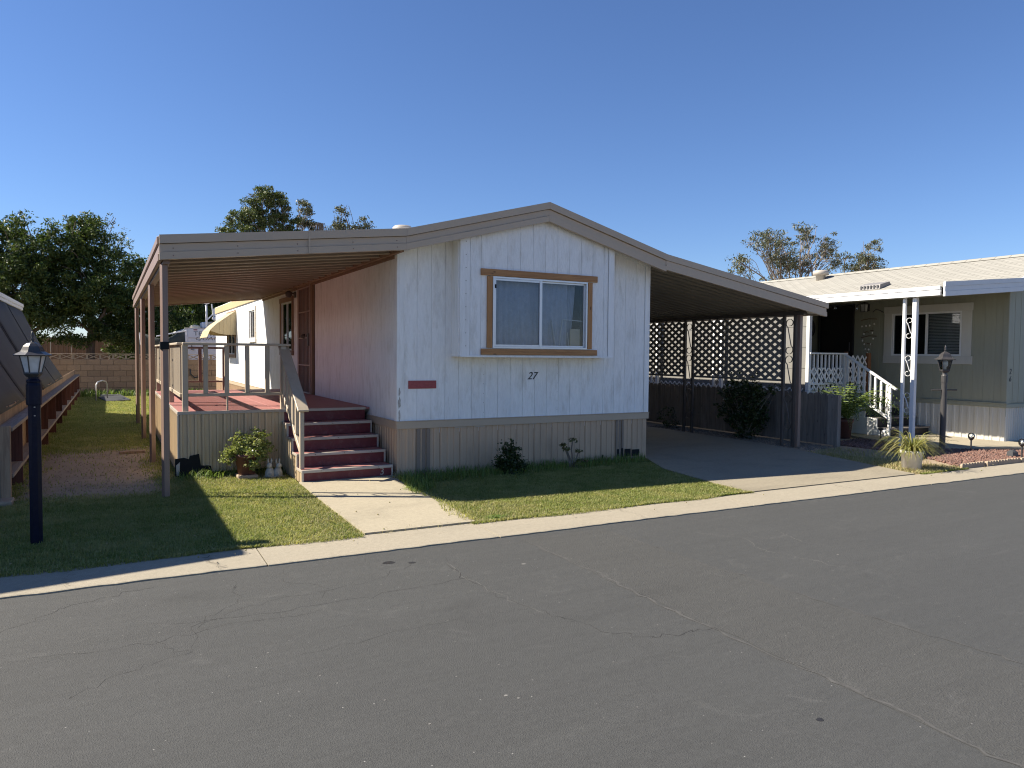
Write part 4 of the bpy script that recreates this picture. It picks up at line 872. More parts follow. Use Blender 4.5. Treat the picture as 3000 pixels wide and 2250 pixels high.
# ------------------------------------------------------------------ red deck with steps
DZ = .83; DX0, DX1, DY0, DY1 = .75, 3.235, 10.1, 15.75
deck = thing('porch_deck', (2.0, 12.9, 0), 'raised porch deck with red painted floor, tan ribbed skirting and taupe railings', 'deck')
for i, (a, b, y0, y1) in enumerate(((DX0, 1.98, 10.1, 11.9), (1.98, DX1, 10.1, 11.9), (DX0, 1.98, 11.9, 13.8), (1.98, DX1, 11.9, 13.8), (DX0, 1.98, 13.8, DY1), (1.98, DX1, 13.8, DY1))):
    bx('floor_panel', deck, a + .002, b - .002, y0 + .002, y1 - .002, DZ - .03, DZ, 'red', .003)
bx('edge_strip', deck, DX0 - .02, 2.06, DY0 - .02, DY0 + .0, DZ - .035, DZ + .006, 'metaltrim'); bx('edge_strip', deck, DX0 - .02, DX0 + .0, DY0 + .001, DY1, DZ - .035, DZ + .006, 'metaltrim')
skirt_run(deck, DX0 - .0, 2.05, 5, 3, .05, DZ - .036, 'skirtbay', ('front', DY0 - .0), .022)
skirt_run(deck, DY0, DY1, 20, 3, .06, DZ - .036, 'skirtbay', ('left', DX0 - .0), .022)
bx('corner_bead', deck, DX0 - .022, DX0 + .005, DY0 - .022, DY0 + .005, .06, DZ - .036, 'metaltrim')
MB().prism([(.70, .01), (.70, .24), (.80, .25), (.86, .23), (.87, .27), (.98, .29), (1.0, .14), (1.12, .13), (1.14, .02)], 'y', DY0 - .028, DY0 - .0165).build('dark_hole_plate', 'black', deck)  # black plate in front of the skirting, painted as a hole's dark inside
MB().hexa([(.715, DY0 - .05, .03), (.75, DY0 - .045, .03), (.75, DY0 - .04, .03), (.715, DY0 - .04, .03)], [(.71, DY0 - .045, .16), (.755, DY0 - .04, .2), (.755, DY0 - .035, .2), (.71, DY0 - .035, .16)]).build('bent_flap', 'metaltrim', deck)
bx('dark_fill', deck, DX0 + .05, 2.0, DY0 + .03, DY0 + .07, .02, DZ - .04, 'black', 0)  # black sheet stands in for the dark space under the deck
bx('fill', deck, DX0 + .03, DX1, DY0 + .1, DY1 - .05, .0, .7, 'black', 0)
# steps: five risers between deck edge and wall
SX0, SX1 = 2.03, 3.17; NR = 5; RH = DZ / NR; TD = (10.12 - 8.95) / (NR - 1) * .985
for i in range(NR):
    y0 = 8.955 + i * TD; z0 = i * RH; z1 = (i + 1) * RH; sidex = SX0 + (.0 if i < 4 else 0)
    st = holder('step', deck, ((SX0 + SX1) / 2, y0, z0))
    bx('riser', st, SX0 + .01, SX1 - .004, y0, y0 + .02, z0 + (.0 if i else .03), z1 - .03, 'darkred', .001)
    if i < 4: bx('tread', st, SX0 + .0, SX1 - .002, y0 + .001, y0 + TD + .018, z1 - .03, z1 - .004, 'red', .002)
    bx('nosing', st, SX0 - .012, SX1 + .002, y0 - .024, y0 + .004, z1 - .034, z1 + .0005, 'metaltrim', .003)
    bx('nosing_top', st, SX0 - .012, SX1 + .002, y0 + .0042, y0 + .026, z1 - .004, z1 + .0008, 'metaltrim', .001)
    if i < 4:
        bx('side_strip', st, SX0 - .012, SX0 + .012, y0 - .022, y0 + .004, z0 + .002, z1 - .035, 'metaltrim', .002)
        bx('side_strip', st, SX1 - .016, SX1 + .003, y0 - .022, y0 + .004, z0 + .002, z1 - .035, 'metaltrim', .002)
        bx('edge_strip', st, SX0 - .014, SX0 - .0, y0 + .005, y0 + TD, z1 - .03, z1 + .001, 'metaltrim', .002)
        me = ribpanel(TD - .003, z1 - .031, .012, 3, 'skirtbay', .012); o = link(bpy.data.objects.new('side_panel', me), st, (SX0 + .006, y0 + TD, .0)); o.rotation_euler = (0, 0, R(-90))
        for xx in (2.25, 2.62, 2.98): MB().lathe((0, 0, 0), [(.007, 0), (.007, .004), (.003, .006)], 8).build('screw', 'blackiron', st).location = Vector((xx, y0 - .026, z1 - .018)) - WL[st.name]
text('worn_mark', '3', .13, (3.0, 8.9525, .045), (R(90), 0, 0), 'metaltrim', deck, 0, .001)
# railings
def railing(name): return holder(name, deck, (1.4, 10.1, DZ))
r1 = railing('railing'); RT = 1.70; RB = 1.05; YR = DY0 + .06
for x in (.83, 2.045): bx('post', r1, x - .035, x + .035, YR - .035, YR + .035, DZ, RT - .02, 'railpaint', .004)
bx('top_rail', r1, .80, 2.14, YR - .06, YR + .06, RT - .02, RT + .012, 'railpaint', .006); bx('bottom_rail', r1, .866, 2.01, YR - .02, YR + .02, RB - .03, RB + .01, 'railpaint', .004)
for x in (1.075, 1.33, 1.585, 1.84): bx('baluster', r1, x - .028, x + .028, YR - .02, YR + .02, RB + .011, RT - .021, 'railpaint', .003)
bx('kick_post', r1, 1.325, 1.345, YR - .02, YR + .02, DZ + .001, RB - .031, 'railpaint', .003)
r2 = holder('railing', deck, (.8, 13, DZ)); XR = .80
for y in (12.1, 13.95, 15.6): bx('post', r2, XR - .035, XR + .035, y - .035, y + .035, DZ, RT - .02, 'railpaint', .004)
bx('top_rail', r2, XR - .06, XR + .06, YR + .062, 15.68, RT - .02, RT + .012, 'railpaint', .006); bx('bottom_rail', r2, XR - .03, XR + .03, YR + .036, 15.56, RB - .04, RB + .01, 'railpaint', .004)
y = YR + .14
while y < 15.55:
    if min(abs(y - q) for q in (12.1, 13.95, 15.6)) > .05: bx('baluster', r2, XR - .02, XR + .02, y - .018, y + .018, RB + .011, RT - .021, 'railpaint', .003)
    y += .105
r3 = holder('railing', deck, (1.4, 15.6, DZ)); YB = 15.62
bx('top_rail', r3, XR + .062, 2.02, YB - .045, YB + .045, RT - .05, RT - .01, 'brown', .004); bx('bottom_rail', r3, XR + .062, 1.96, YB - .02, YB + .02, RB - .06, RB - .03, 'brown', .004)
for x in (1.15, 1.55): bx('baluster', r3, x - .03, x + .03, YB - .02, YB + .02, RB - .029, RT - .051, 'brown', .003)
bx('post', r3, 1.965, 2.03, YB - .035, YB + .035, DZ, RT - .051, 'brown', .004)
# handrail down the steps
r4 = holder('handrail', deck, (2.05, 9.6, 0)); XH = 2.05; ZA, ZB = 1.665, .90; Y0_, Y1_ = 10.22, 9.09
beam('cap_rail', r4, (XH + .01, Y0_, ZA + .02), (XH + .01, Y1_ - .06, ZB - .02), .135, .03, 'railpaint', .005)
beam('lower_rail', r4, (XH, Y0_ - .05, 1.05), (XH, Y1_, .36), .04, .065, 'railpaint', .004)
for i in range(6):
    t = (i + .6) / 6.0; y = Y0_ + (Y1_ - Y0_) * t; zt = ZA + (ZB - ZA) * t; zb = 1.05 + (.36 - 1.05) * max(0, (t - .04)) 
    if i < 5: bx('baluster', r4, XH - .02, XH + .02, y - .03, y + .03, zb + .02, zt - .012, 'railpaint', .003)
bx('newel', r4, XH - .024, XH + .026, Y1_ - .03, Y1_ + .03, RH + .0, ZB - .03, 'railpaint', .004)
# ------------------------------------------------------------------ the sage green home on the right
NX = 14.95; NY0 = 7.66; NY1 = 26.0; NXR = 19.1; EVX = 12.33; EVZ = 2.83; BRX, BRZ = 14.7, 3.03; NRX, NRZ = 17.0, 3.80
nb = thing('mobile_home', (17, 16, 0), 'sage green mobile home with number 26 and a pale shingle roof', 'mobile home')
NW1 = (8.52, 10.01, 1.65, 2.555); ND = (10.95, 11.9, .85, 2.83)
ys = [NY0 + .02 + .203 * i for i in range(40)]
for a, b in zip(ys[:-1], ys[1:]):
    segs = [(.76, 3.0)]
    for (p, q, z0, z1) in (NW1, ND):
        if p - .02 < (a + b) / 2 < q + .02: segs = [s for t in segs for s in ((t[0], min(t[1], z0)), (max(t[0], z1), t[1])) if s[1] - s[0] > .02]
    for z0, z1 in segs: bx('siding_board', nb, NX, NX + .018, a + .001, b - .001, z0, z1, 'greenwall', .0008)
m = MB()
for (y0, y1, z0, z1) in ((NY0, 8.525, .5, 3.0), (8.525, 10.005, .5, 1.655), (8.525, 10.005, 2.55, 3.0), (10.005, 10.955, .5, 3.0), (10.955, 11.895, 2.825, 3.0), (11.895, NY1, .5, 3.0)): m.box(NX + .008, NX + .04, y0, y1, z0, z1)
m.build('wall_backing', 'greenwall', nb)
bx('wall', nb, NX + .018, NX + .03, 15.7, NY1, .76, 3.0, 'greenwall')
for i in range(20): bx('siding_board', nb, NX + .02 + i * .205, NX + .216 + i * .205, NY0, NY0 + .018, .76, 3.02 + min(i, 10) * .03, 'greenwall', .0015)
bx('wall_backing', nb, NX + .04, NXR, NY0 + .017, NY0 + .04, .5, 3.0, 'greenwall')
bx('corner_trim', nb, NX - .014, NX, NY0 - .012, NY0 + .09, .74, 3.0, 'greenwall'); bx('corner_trim', nb, NX - .0, NX + .09, NY0 - .014, NY0 - .001, .74, 3.0, 'greenwall')
bx('belt_band', nb, NX - .022, NX - .0, NY0 - .02, NY1, .665, .735, 'greenwall'); bx('belt_lip', nb, NX - .03, NX, NY0 - .03, NY1, .737, .757, 'greenwall'); bx('belt_band', nb, NX + .001, NXR, NY0 - .022, NY0, .665, .735, 'greenwall')
skirt_run(nb, NY0, NY0 + 2.9, 10, 2, -.02, .668, 'nskirt', ('left', NX + .004), .012); skirt_run(nb, NX + .01, NXR, 14, 4, -.02, .668, 'nskirt', ('front', NY0 + .006), .012)
text('house_number', '2', .15, (NX + .05, NY0 - .018, 1.31), (R(90), 0, 0), 'ink', nb, .2, .002); text('house_number', '6', .15, (NX + .05, NY0 - .018, 1.17), (R(90), 0, 0), 'ink', nb, .2, .002)
# window with wide pale surround
w = holder('window', nb, (NX, 9.25, 1.65)); a, b, z0, z1 = NW1
MB().box(NX - .02, NX + .04, a, b, z1 - .035, z1).box(NX - .02, NX + .04, a, b, z0, z0 + .035).box(NX - .02, NX + .04, a, a + .035, z0 + .035, z1 - .035).box(NX - .02, NX + .04, b - .035, b, z0 + .035, z1 - .035).build('frame', 'nwhite', w)
bx('mullion', w, NX - .015, NX + .03, 9.22, 9.27, z0 + .036, z1 - .036, 'nwhite', .002)
bx('pane', w, NX + .0, NX + .004, a + .036, 9.219, z0 + .036, z1 - .036, 'glass', 0); bx('pane', w, NX + .01, NX + .014, 9.271, b - .036, z0 + .036, z1 - .036, 'darkglass', 0)
for i in range(28): bx('blind_slat', w, NX + .06, NX + .085, a + .03, 9.24, z0 + .03 + i * .031, z0 + .033 + i * .031, 'nskirt', 0, (0, R(50), 0))
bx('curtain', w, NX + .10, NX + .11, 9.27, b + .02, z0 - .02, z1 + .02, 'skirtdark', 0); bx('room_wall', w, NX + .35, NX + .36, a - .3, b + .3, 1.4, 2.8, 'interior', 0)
bx('trim_board', w, NX - .03, NX - .001, 8.31, 10.2, z1 + .001, 2.71, 'nskirt'); bx('trim_board', w, NX - .03, NX - .001, 8.30, 10.2, 1.485, z0 - .001, 'nskirt')
bx('trim_board', w, NX - .027, NX - .001, 8.33, a - .001, z0, z1, 'nskirt'); bx('trim_board', w, NX - .027, NX - .001, b + .001, 10.19, z0, z1, 'nskirt')
d_ = holder('door', nb, (NX, 11.4, .85)); a, b, z0, z1 = ND
bx('door_leaf', d_, NX - .01, NX + .03, a + .05, b - .05, z0, z1 - .06, 'blackdoor'); bx('door_trim', d_, NX - .03, NX + .02, a, a + .05, z0, z1, 'blackdoor'); bx('door_trim', d_, NX - .03, NX + .02, b - .05, b, z0, z1, 'blackdoor'); bx('door_trim', d_, NX - .03, NX + .02, a + .051, b - .051, z1 - .058, z1, 'blackdoor')
bx('handle', d_, NX - .06, NX - .03, a + .07, a + .09, 1.75, 1.95, 'blackmetal')
# roof in two pitches, shingled, with a ridge cap
rf = holder('roof', nb, (15, 16, 3)); ye = NY0 - .33
def roofslab(xa, za, xb, zb, name, mat, t=.03): return MB().hexa([(xa, ye, za - t), (xb, ye, zb - t), (xb, NY1 + .3, zb - t), (xa, NY1 + .3, za - t)], [(xa, ye, za), (xb, ye, zb), (xb, NY1 + .3, zb), (xa, NY1 + .3, za)]).build(name, mat, rf)
roofslab(EVX, EVZ, BRX, BRZ, 'shingles', 'shingle'); roofslab(BRX + .001, BRZ, NRX, NRZ, 'shingles', 'shingle'); roofslab(NRX + .001, NRZ, NXR + .4, 2.97, 'shingles', 'shingle')
MB().hexa([(NRX - .14, ye - .01, NRZ - .035), (NRX + .14, ye - .01, NRZ - .035), (NRX + .14, NY1 + .3, NRZ - .035), (NRX - .14, NY1 + .3, NRZ - .035)], [(NRX - .02, ye - .01, NRZ + .03), (NRX + .02, ye - .01, NRZ + .03), (NRX + .02, NY1 + .3, NRZ + .03), (NRX - .02, NY1 + .3, NRZ + .03)]).build('ridge_cap', 'shingle', rf)
MB().lathe((16.6, 13.2, 3.62), [(.12, 0), (.12, .16), (.2, .16), (.2, .25), (.17, .28)], 16).build('vent_pipe', 'metaltrim', rf, True)
v_ = holder('roof_vent', rf, (15.2, 10.6, 3.2))
MB().hexa([(14.95, 10.35, 3.12), (15.35, 10.35, 3.25), (15.35, 10.85, 3.25), (14.95, 10.85, 3.12)], [(14.98, 10.35, 3.23), (15.30, 10.35, 3.31), (15.30, 10.85, 3.31), (14.98, 10.85, 3.23)]).build('vent_hood', 'roofvent', v_)
for i in range(6): bx('louvre', v_, 14.945, 14.96, 10.38 + i * .08, 10.42 + i * .08, 3.14, 3.215, 'hatch', 0)
# eave fascia: white along the side, greyed toward the street to paint in its shade
for (za, zb, p_) in ((2.765, 2.825, .012), (2.715, 2.763, .0), (2.665, 2.713, .008)): bx('fascia', nb, EVX - .02 - p_, EVX + .02, NY0 - .26, NY1, za, zb, 'nwhite', .004)
for (o0, o1, p_) in ((-.03, .05, .02), (.052, .13, .01), (.132, .215, .016)):
    def zz(x): return 2.86 + (x - 12.31) * .085 + max(0, x - BRX) * .25
    for xa, xb in ((12.31, BRX), (BRX, 17.0)):
        MB().hexa([(xa, ye - p_, zz(xa) - o1), (xb, ye - p_, zz(xb) - o1), (xb, ye + .02, zz(xb) - o1), (xa, ye + .02, zz(xa) - o1)], [(xa, ye - p_, zz(xa) - o0), (xb, ye - p_, zz(xb) - o0), (xb, ye + .02, zz(xb) - o0), (xa, ye + .02, zz(xa) - o0)]).build('fascia', 'nfascia', nb)
MB().hexa([(EVX + .02, ye + .03, 2.66), (NX, ye + .03, 2.86), (NX, NY1, 2.86), (EVX + .02, NY1, 2.66)], [(EVX + .02, ye + .03, 2.68), (NX, ye + .03, 2.88), (NX, NY1, 2.88), (EVX + .02, NY1, 2.68)]).build('soffit', 'greenwall', nb)
# white scroll posts along the eave
def npost(ya, yb, scr, z0=.0): return post_pair(nb, 12.43, ya, yb, 2.67, .075, 'nwhite', scr, .36, .05, z0)
npost(7.9, 8.10, (.62, 1.28, 1.95)); npost(12.54, 12.78, (.70, 1.4, 2.0)); npost(14.80, 15.02, (.70, 1.4, 2.0))
bx('post_foot', nb, 12.36, 12.50, 7.83, 7.97, .0, .12, 'nwhite', .02)
# pale panel wall closing the rear part of the porch
pw = holder('porch_wall', nb, (12.55, 13, .8)); 
for i, y in enumerate([10.24 + .62 * k for k in range(10)]):
    for j, (z0, z1) in enumerate(((.93, 1.36), (1.36, 1.79), (1.79, 2.22), (2.22, 2.66))): bx('panel', pw, 12.53, 12.55, y + .003, y + .617, z0 + .003, z1 - .003, 'stucco', .003)
bx('panel_backing', pw, 12.549, 12.57, 10.24, 16.4, .8, 2.66, 'stucco', 0)
bx('corner_post', pw, 12.48, 12.56, 10.16, 10.236, .0, 2.665, 'nwhite')
bx('lower_wall', pw, 12.60, 12.62, 10.24, 16.4, .0, .8, 'stucco', 0)
# porch deck, railing, stair
nd = thing('porch_deck', (13.7, 11.5, 0), 'white railed porch deck with lattice skirting and dark steps beside the sage green home', 'deck')
bx('floor', nd, 12.58, NX - .03, 10.2, 16.0, .76, .81, 'greywood', .004)
bx('rim', nd, 12.58, 13.56, 10.16, 10.2, .66, .80, 'nwhite')
lattice(nd, 10.17, 12.5, 13.56, .83, 1.38, 'nwhite', .15, .19, .035, .008, 'lattice_panel', 'x', False)
lattice(nd, 12.5, 10.3, 16.2, .80, .95, 'nwhite', .17, .15, .03, .008, 'lattice_panel', 'y', False)
r5 = holder('railing', nd, (13, 10.2, .8))
bx('top_rail', r5, 12.5, 13.66, 10.13, 10.23, 1.66, 1.695, 'nwhite'); bx('bottom_rail', r5, 12.5, 13.56, 10.15, 10.19, 1.03, 1.065, 'nwhite')
for i in range(9): bx('baluster', r5, 12.54 + i * .118, 12.575 + i * .118, 10.18, 10.215, .82, 1.655, 'nwhite')
bx('newel', r5, 13.585, 13.66, 10.16, 10.235, .03, 1.655, 'nwhite'); bx('brown_post', r5, 13.668, 13.72, 10.17, 10.24, .8, 1.72, 'brownwood')
lattice(nd, 10.28, 13.72, 14.48, .82, 1.64, 'nwhite', .155, .2, .035, .008, 'lattice_gate', 'x', False)
bx('brown_post', nd, 14.49, 14.58, 10.24, 10.31, .03, 1.70, 'brownwood')
for i in range(4):
    y0 = 9.1 + i * .275; st = holder('step', nd, (14.3, y0, 0)); z1 = (i + 1) * .19
    bx('riser', st, 13.62, NX - .06, y0, y0 + .02, .03, z1 - .03, 'blackdoor'); bx('tread', st, 13.6, NX - .05, y0 - .02, y0 + .28, z1 - .03, z1, 'greywood'); bx('side_panel', st, 13.575, 13.598, y0 - .01, y0 + .27, .03, z1, 'nwhite')
r6 = holder('handrail', nd, (13.62, 9.6, .2))
beam('top_rail', r6, (13.62, 10.2, 1.68), (13.62, 8.99, .97), .06, .05, 'nwhite', .012); beam('lower_rail', r6, (13.62, 10.16, .96), (13.62, 9.14, .39), .05, .045, 'nwhite')
for i in range(8):
    t = (i + .8) / 8.2; y = 10.2 - t * 1.06; bx('baluster', r6, 13.6, 13.64, y - .022, y + .022, .99 - t * .6, 1.66 - t * .64, 'nwhite')
bx('newel', r6, 13.595, 13.645, 9.1, 9.15, .03, 1.03, 'nwhite')
# things on the porch wall
wl = thing('wall_lamp', (NX, 10.62, 2.62), 'black lantern with clear panes on the sage green wall beside the black door', 'lamp')
bx('back_plate', wl, NX - .03, NX - .005, 10.56, 10.68, 2.64, 2.80, 'blackmetal'); MB().lathe((NX - .12, 10.62, 2.79), [(.085, 0), (.09, .02), (.03, .05)], 4, R(45)).build('cap', 'blackmetal', wl); MB().lathe((NX - .12, 10.62, 2.62), [(.075, 0), (.075, .012)], 4, R(45)).build('base', 'blackmetal', wl)
MB().lathe((NX - .12, 10.62, 2.633), [(.058, 0), (.068, .155)], 4, R(45)).build('lantern_glass', 'milkglass', wl)
for dx, dy in ((-.052, -.052), (.052, -.052), (-.052, .052), (.052, .052)): bx('cage_bar', wl, NX - .12 + dx - .005, NX - .12 + dx + .005, 10.62 + dy - .005, 10.62 + dy + .005, 2.632, 2.79, 'blackmetal', .001)
wh = thing('wall_hanging', (NX - .04, 10.56, 1.7), 'driftwood and shell wall hanging beside the black door', 'wall hanging')
for z, y0, y1, dz in ((2.46, 10.36, 10.76, -.02), (2.2, 10.44, 10.52, .0), (2.17, 10.55, 10.66, .0), (2.08, 10.36, 10.74, -.03), (1.9, 10.46, 10.6, .03)):
    MB().tube([(NX - .03, y0, z), (NX - .035, (y0 + y1) / 2, z + .01), (NX - .03, y1, z + dz)], .011, 6).build('stick', 'driftwood', wh)
for (y, z) in ((10.73, 2.3), (10.63, 2.31), (10.54, 2.315), (10.43, 2.35), (10.68, 2.13), (10.47, 2.15), (10.71, 1.98), (10.45, 2.02), (10.66, 1.9), (10.5, 1.9), (10.63, 1.79), (10.55, 1.78), (10.58, 1.7)):
    MB().lathe((NX - .03, y, z), [(.004, -.02), (.02, -.005), (.014, .015), (.003, .025)], 7).build('shell', 'shell', wh)
    MB().tube([(NX - .03, y, z + .02), (NX - .03, y, z + .13)], .0018, 4).build('thread', 'driftwood', wh)
dc = thing('wall_plaque', (NX - .03, 12.25, 2.1), 'dark round pierced metal plaque at the rear of the porch wall', 'plaque')
m = MB(); m.lathe((0, 0, 0), [(.26, 0), (.28, .01), (.26, .02)], 20); o = m.build('disc', 'blackmetal', dc); o.rotation_euler = (0, R(-90), 0); o.location = Vector((NX - .02, 12.25, 2.30)) - WL[dc.name]
for k in range(7):
    t = k * .897; o = MB().lathe((0, 0, 0), [(.03, 0), (.03, .004)], 5, k).build('star', 'shell', dc); o.rotation_euler = (0, R(-90), 0); o.location = Vector((NX - .044, 12.25 + .15 * math.cos(t), 2.3 + .15 * math.sin(t))) - WL[dc.name]
sg = thing('string_lights', (12.5, 10, 2.6), 'string of bulbs hung under the white porch fascia', 'string lights')
pts = [(12.52, 9.0 + i * .12, 2.63 - .03 * math.sin(i * 1.3) ** 2) for i in range(16)]; MB().tube(pts, .005, 5).build('cable', 'black', sg)
for i in (1, 5, 8, 12):
    b_ = MB().lathe((pts[i][0], pts[i][1], pts[i][2] - .10), [(.006, 0), (.024, .02), (.026, .04), (.014, .065), (.012, .07)], 10).build('bulb', 'clearglass', sg, True); MB().lathe((pts[i][0], pts[i][1], pts[i][2] - .032), [(.014, 0), (.014, .03)], 8).build('socket', 'black', b_)
hk = MB().tube([(NX - .01, 10.23, 2.60), (NX - .1, 10.25, 2.64), (NX - .2, 10.28, 2.66), (NX - .27, 10.3, 2.60)], .01, 6).build('wall_hook', 'blackmetal'); tag(hk, 'thin black hook on the corner of the pale window surround', 'hook')
# weathered fence along the carport
fc = thing('picket_fence', (11.4, 13, 0), 'low weathered grey dog-eared board fence behind the carport posts', 'fence')
y = 8.69; i = 0
while y < 17.5:
    h = .93 + rnd.uniform(-.012, .012); wd = .14
    key = ('pick', i % 5)
    me = cmesh(key, lambda: (lambda m: mesh_np('picket', m.v, m.f, 'greywood'))(MB().prism([(-.0, 0), (wd, 0), (wd, h - .035), (wd - .03, h), (.03, h), (0, h - .035)], 'x', -.009, .009)))
    link(bpy.data.objects.new('picket', me), fc, (11.39, y, .02)); y += .147; i += 1
bx('end_post', fc, 11.35, 11.44, 8.59, 8.68, .0, .93, 'greywood', .005)
for z in (.2, .72): bx('rail', fc, 11.402, 11.44, 8.69, 17.5, z, z + .08, 'greywood')
# ------------------------------------------------------------------ left side: neighbour's awning, shade screen, fence, lamp
LX = -1.9; LZ = 2.72; LY0, LY1 = 7.5, 21.7
ln = thing('patio_awning', (-3.2, 14, 0), 'pale edged awning of the left neighbour above the charcoal shade cloth', 'awning')
MB().hexa([(LX + .0, LY0, LZ - .06), (-4.7, LY0, LZ + .55), (-4.7, LY1, LZ + .55), (LX, LY1, LZ - .06)], [(LX, LY0, LZ - .01), (-4.7, LY0, LZ + .60), (-4.7, LY1, LZ + .60), (LX, LY1, LZ - .01)]).build('roof_top', 'roofing', ln)
for z0, z1, p_ in ((LZ - .08, LZ, .015), (LZ - .15, LZ - .082, .0)): bx('fascia', ln, LX - .02, LX + .02 + p_, LY0, LY1 + .02, z0, z1, 'nfascia', .004)
MB().hexa([(LX + .02, LY0 - .03, LZ - .2), (LX + .02, LY0, LZ - .2), (-4.7, LY0, LZ + .41), (-4.7, LY0 - .03, LZ + .41)], [(LX + .02, LY0 - .03, LZ), (LX + .02, LY0, LZ), (-4.7, LY0, LZ + .61), (-4.7, LY0 - .03, LZ + .61)]).build('fascia', 'nfascia', ln)
for y in (7.85, 12.4, 17.0, 21.5): bx('post', ln, LX - .06, LX + .0, y, y + .06, .0, LZ - .15, 'nwhite')
hl = thing('mobile_home', (-6.8, 15, 0), 'plain white home of the left neighbour beyond the awning', 'mobile home')
bx('wall', hl, -8.8, -4.75, LY0 + .3, 24, .0, 3.0, 'white')
for xa, za, xb, zb in ((-9.1, 3.0, -6.75, 3.75), (-6.749, 3.75, -4.4, 3.1)): MB().hexa([(xa, LY0 - .05, za - .06), (xb, LY0 - .05, zb - .06), (xb, 24.3, zb - .06), (xa, 24.3, za - .06)], [(xa, LY0 - .05, za), (xb, LY0 - .05, zb), (xb, 24.3, zb), (xa, 24.3, za)]).build('roof', 'roofing', hl)
# shade cloth in strips from the awning edge down to the fence
sh = thing('shade_screen', (-1.45, 15, 0), 'charcoal shade cloth stretched from awning edge down to the wooden fence', 'shade screen')
ye_ = [9.15, 12.2, 15.3, 18.5, 21.7]
for a, b in zip(ye_[:-1], ye_[1:]):
    v = []; f = []; nu = 6; nv = 8
    for i in range(nu + 1):
        for j in range(nv + 1):
            u = i / nu; t = j / nv; bow = .05 * math.sin(math.pi * t) + .012 * math.sin(u * 9 + a)
            v.append((LX - .0 + (LX * -1 - 1.045) * t - bow * .6, a + .001 + (b - a - .002) * u + .0 * t, LZ - .16 + (.90 - LZ + .16) * t - bow * .5))
    for i in range(nu):
        for j in range(nv): k = i * (nv + 1) + j; f.append((k, k + 1, k + nv + 2, k + nv + 1))
    m = MB(); m.v = v; m.f = f; st = m.build('cloth_strip', 'shade', sh, True)
    sd = st.modifiers.new('thick', 'SOLIDIFY'); sd.thickness = .004
    if b < 21: MB().tube([(LX + .003, b, LZ - .15), (LX + .45 - .03, b, (LZ - .16 + .9) / 2 - .03), (-1.04, b, .90)], .006, 6).build('seam', 'shade', sh)
# fence below: pickets on the far side, studs and flat rails on this side
lf = thing('board_fence', (-1.0, 19, 0), 'low brown board fence with open studs along the left side yard', 'fence')
y = 9.32; i = 0
while y < 28.9:
    h = .865 + rnd.uniform(-.012, .02)
    me = cmesh(('lp', i % 6), lambda: (lambda m: mesh_np('picket', m.v, m.f, 'fencewood'))(MB().box(-.009, .009, 0, .139, 0, h)))
    link(bpy.data.objects.new('picket', me), lf, (-1.07, y, .06)); y += .145; i += 1
k = 0; y = 10.35
while y < 29:
    bx('stud', lf, -1.06, -.925, y, y + .04, .0, .735, 'fencered', .003); y += 2.03
for z in (.24, .735):
    y = 9.3
    while y < 28.8: bx('rail', lf, -1.06, -.915, y + .002, min(y + 4.06, 28.9) - .002, z, z + .042, 'railwood', .004); y += 4.06
bx('gate_post', lf, -1.02, -.93, 9.2, 9.29, .0, .8, 'fencewood'); bx('gate_board', lf, -1.16, -1.02, 9.235, 9.26, .0, .95, 'greywood'); bx('gate_board', lf, -1.31, -1.165, 9.235, 9.26, .0, .96, 'greywood')
sb = bx('stepping_slab', None, -1.35, -.9, 8.95, 9.22, -.01, .05, 'paver', .01); tag(sb, 'flat concrete slab at the foot of the left fence gate', 'slab')
pk = bx('loose_plank', None, .1, .46, 12.75, 12.85, .0, .04, 'fencewood', .004, (0, 0, R(4))); tag(pk, 'short loose plank lying on the bare earth', 'plank')
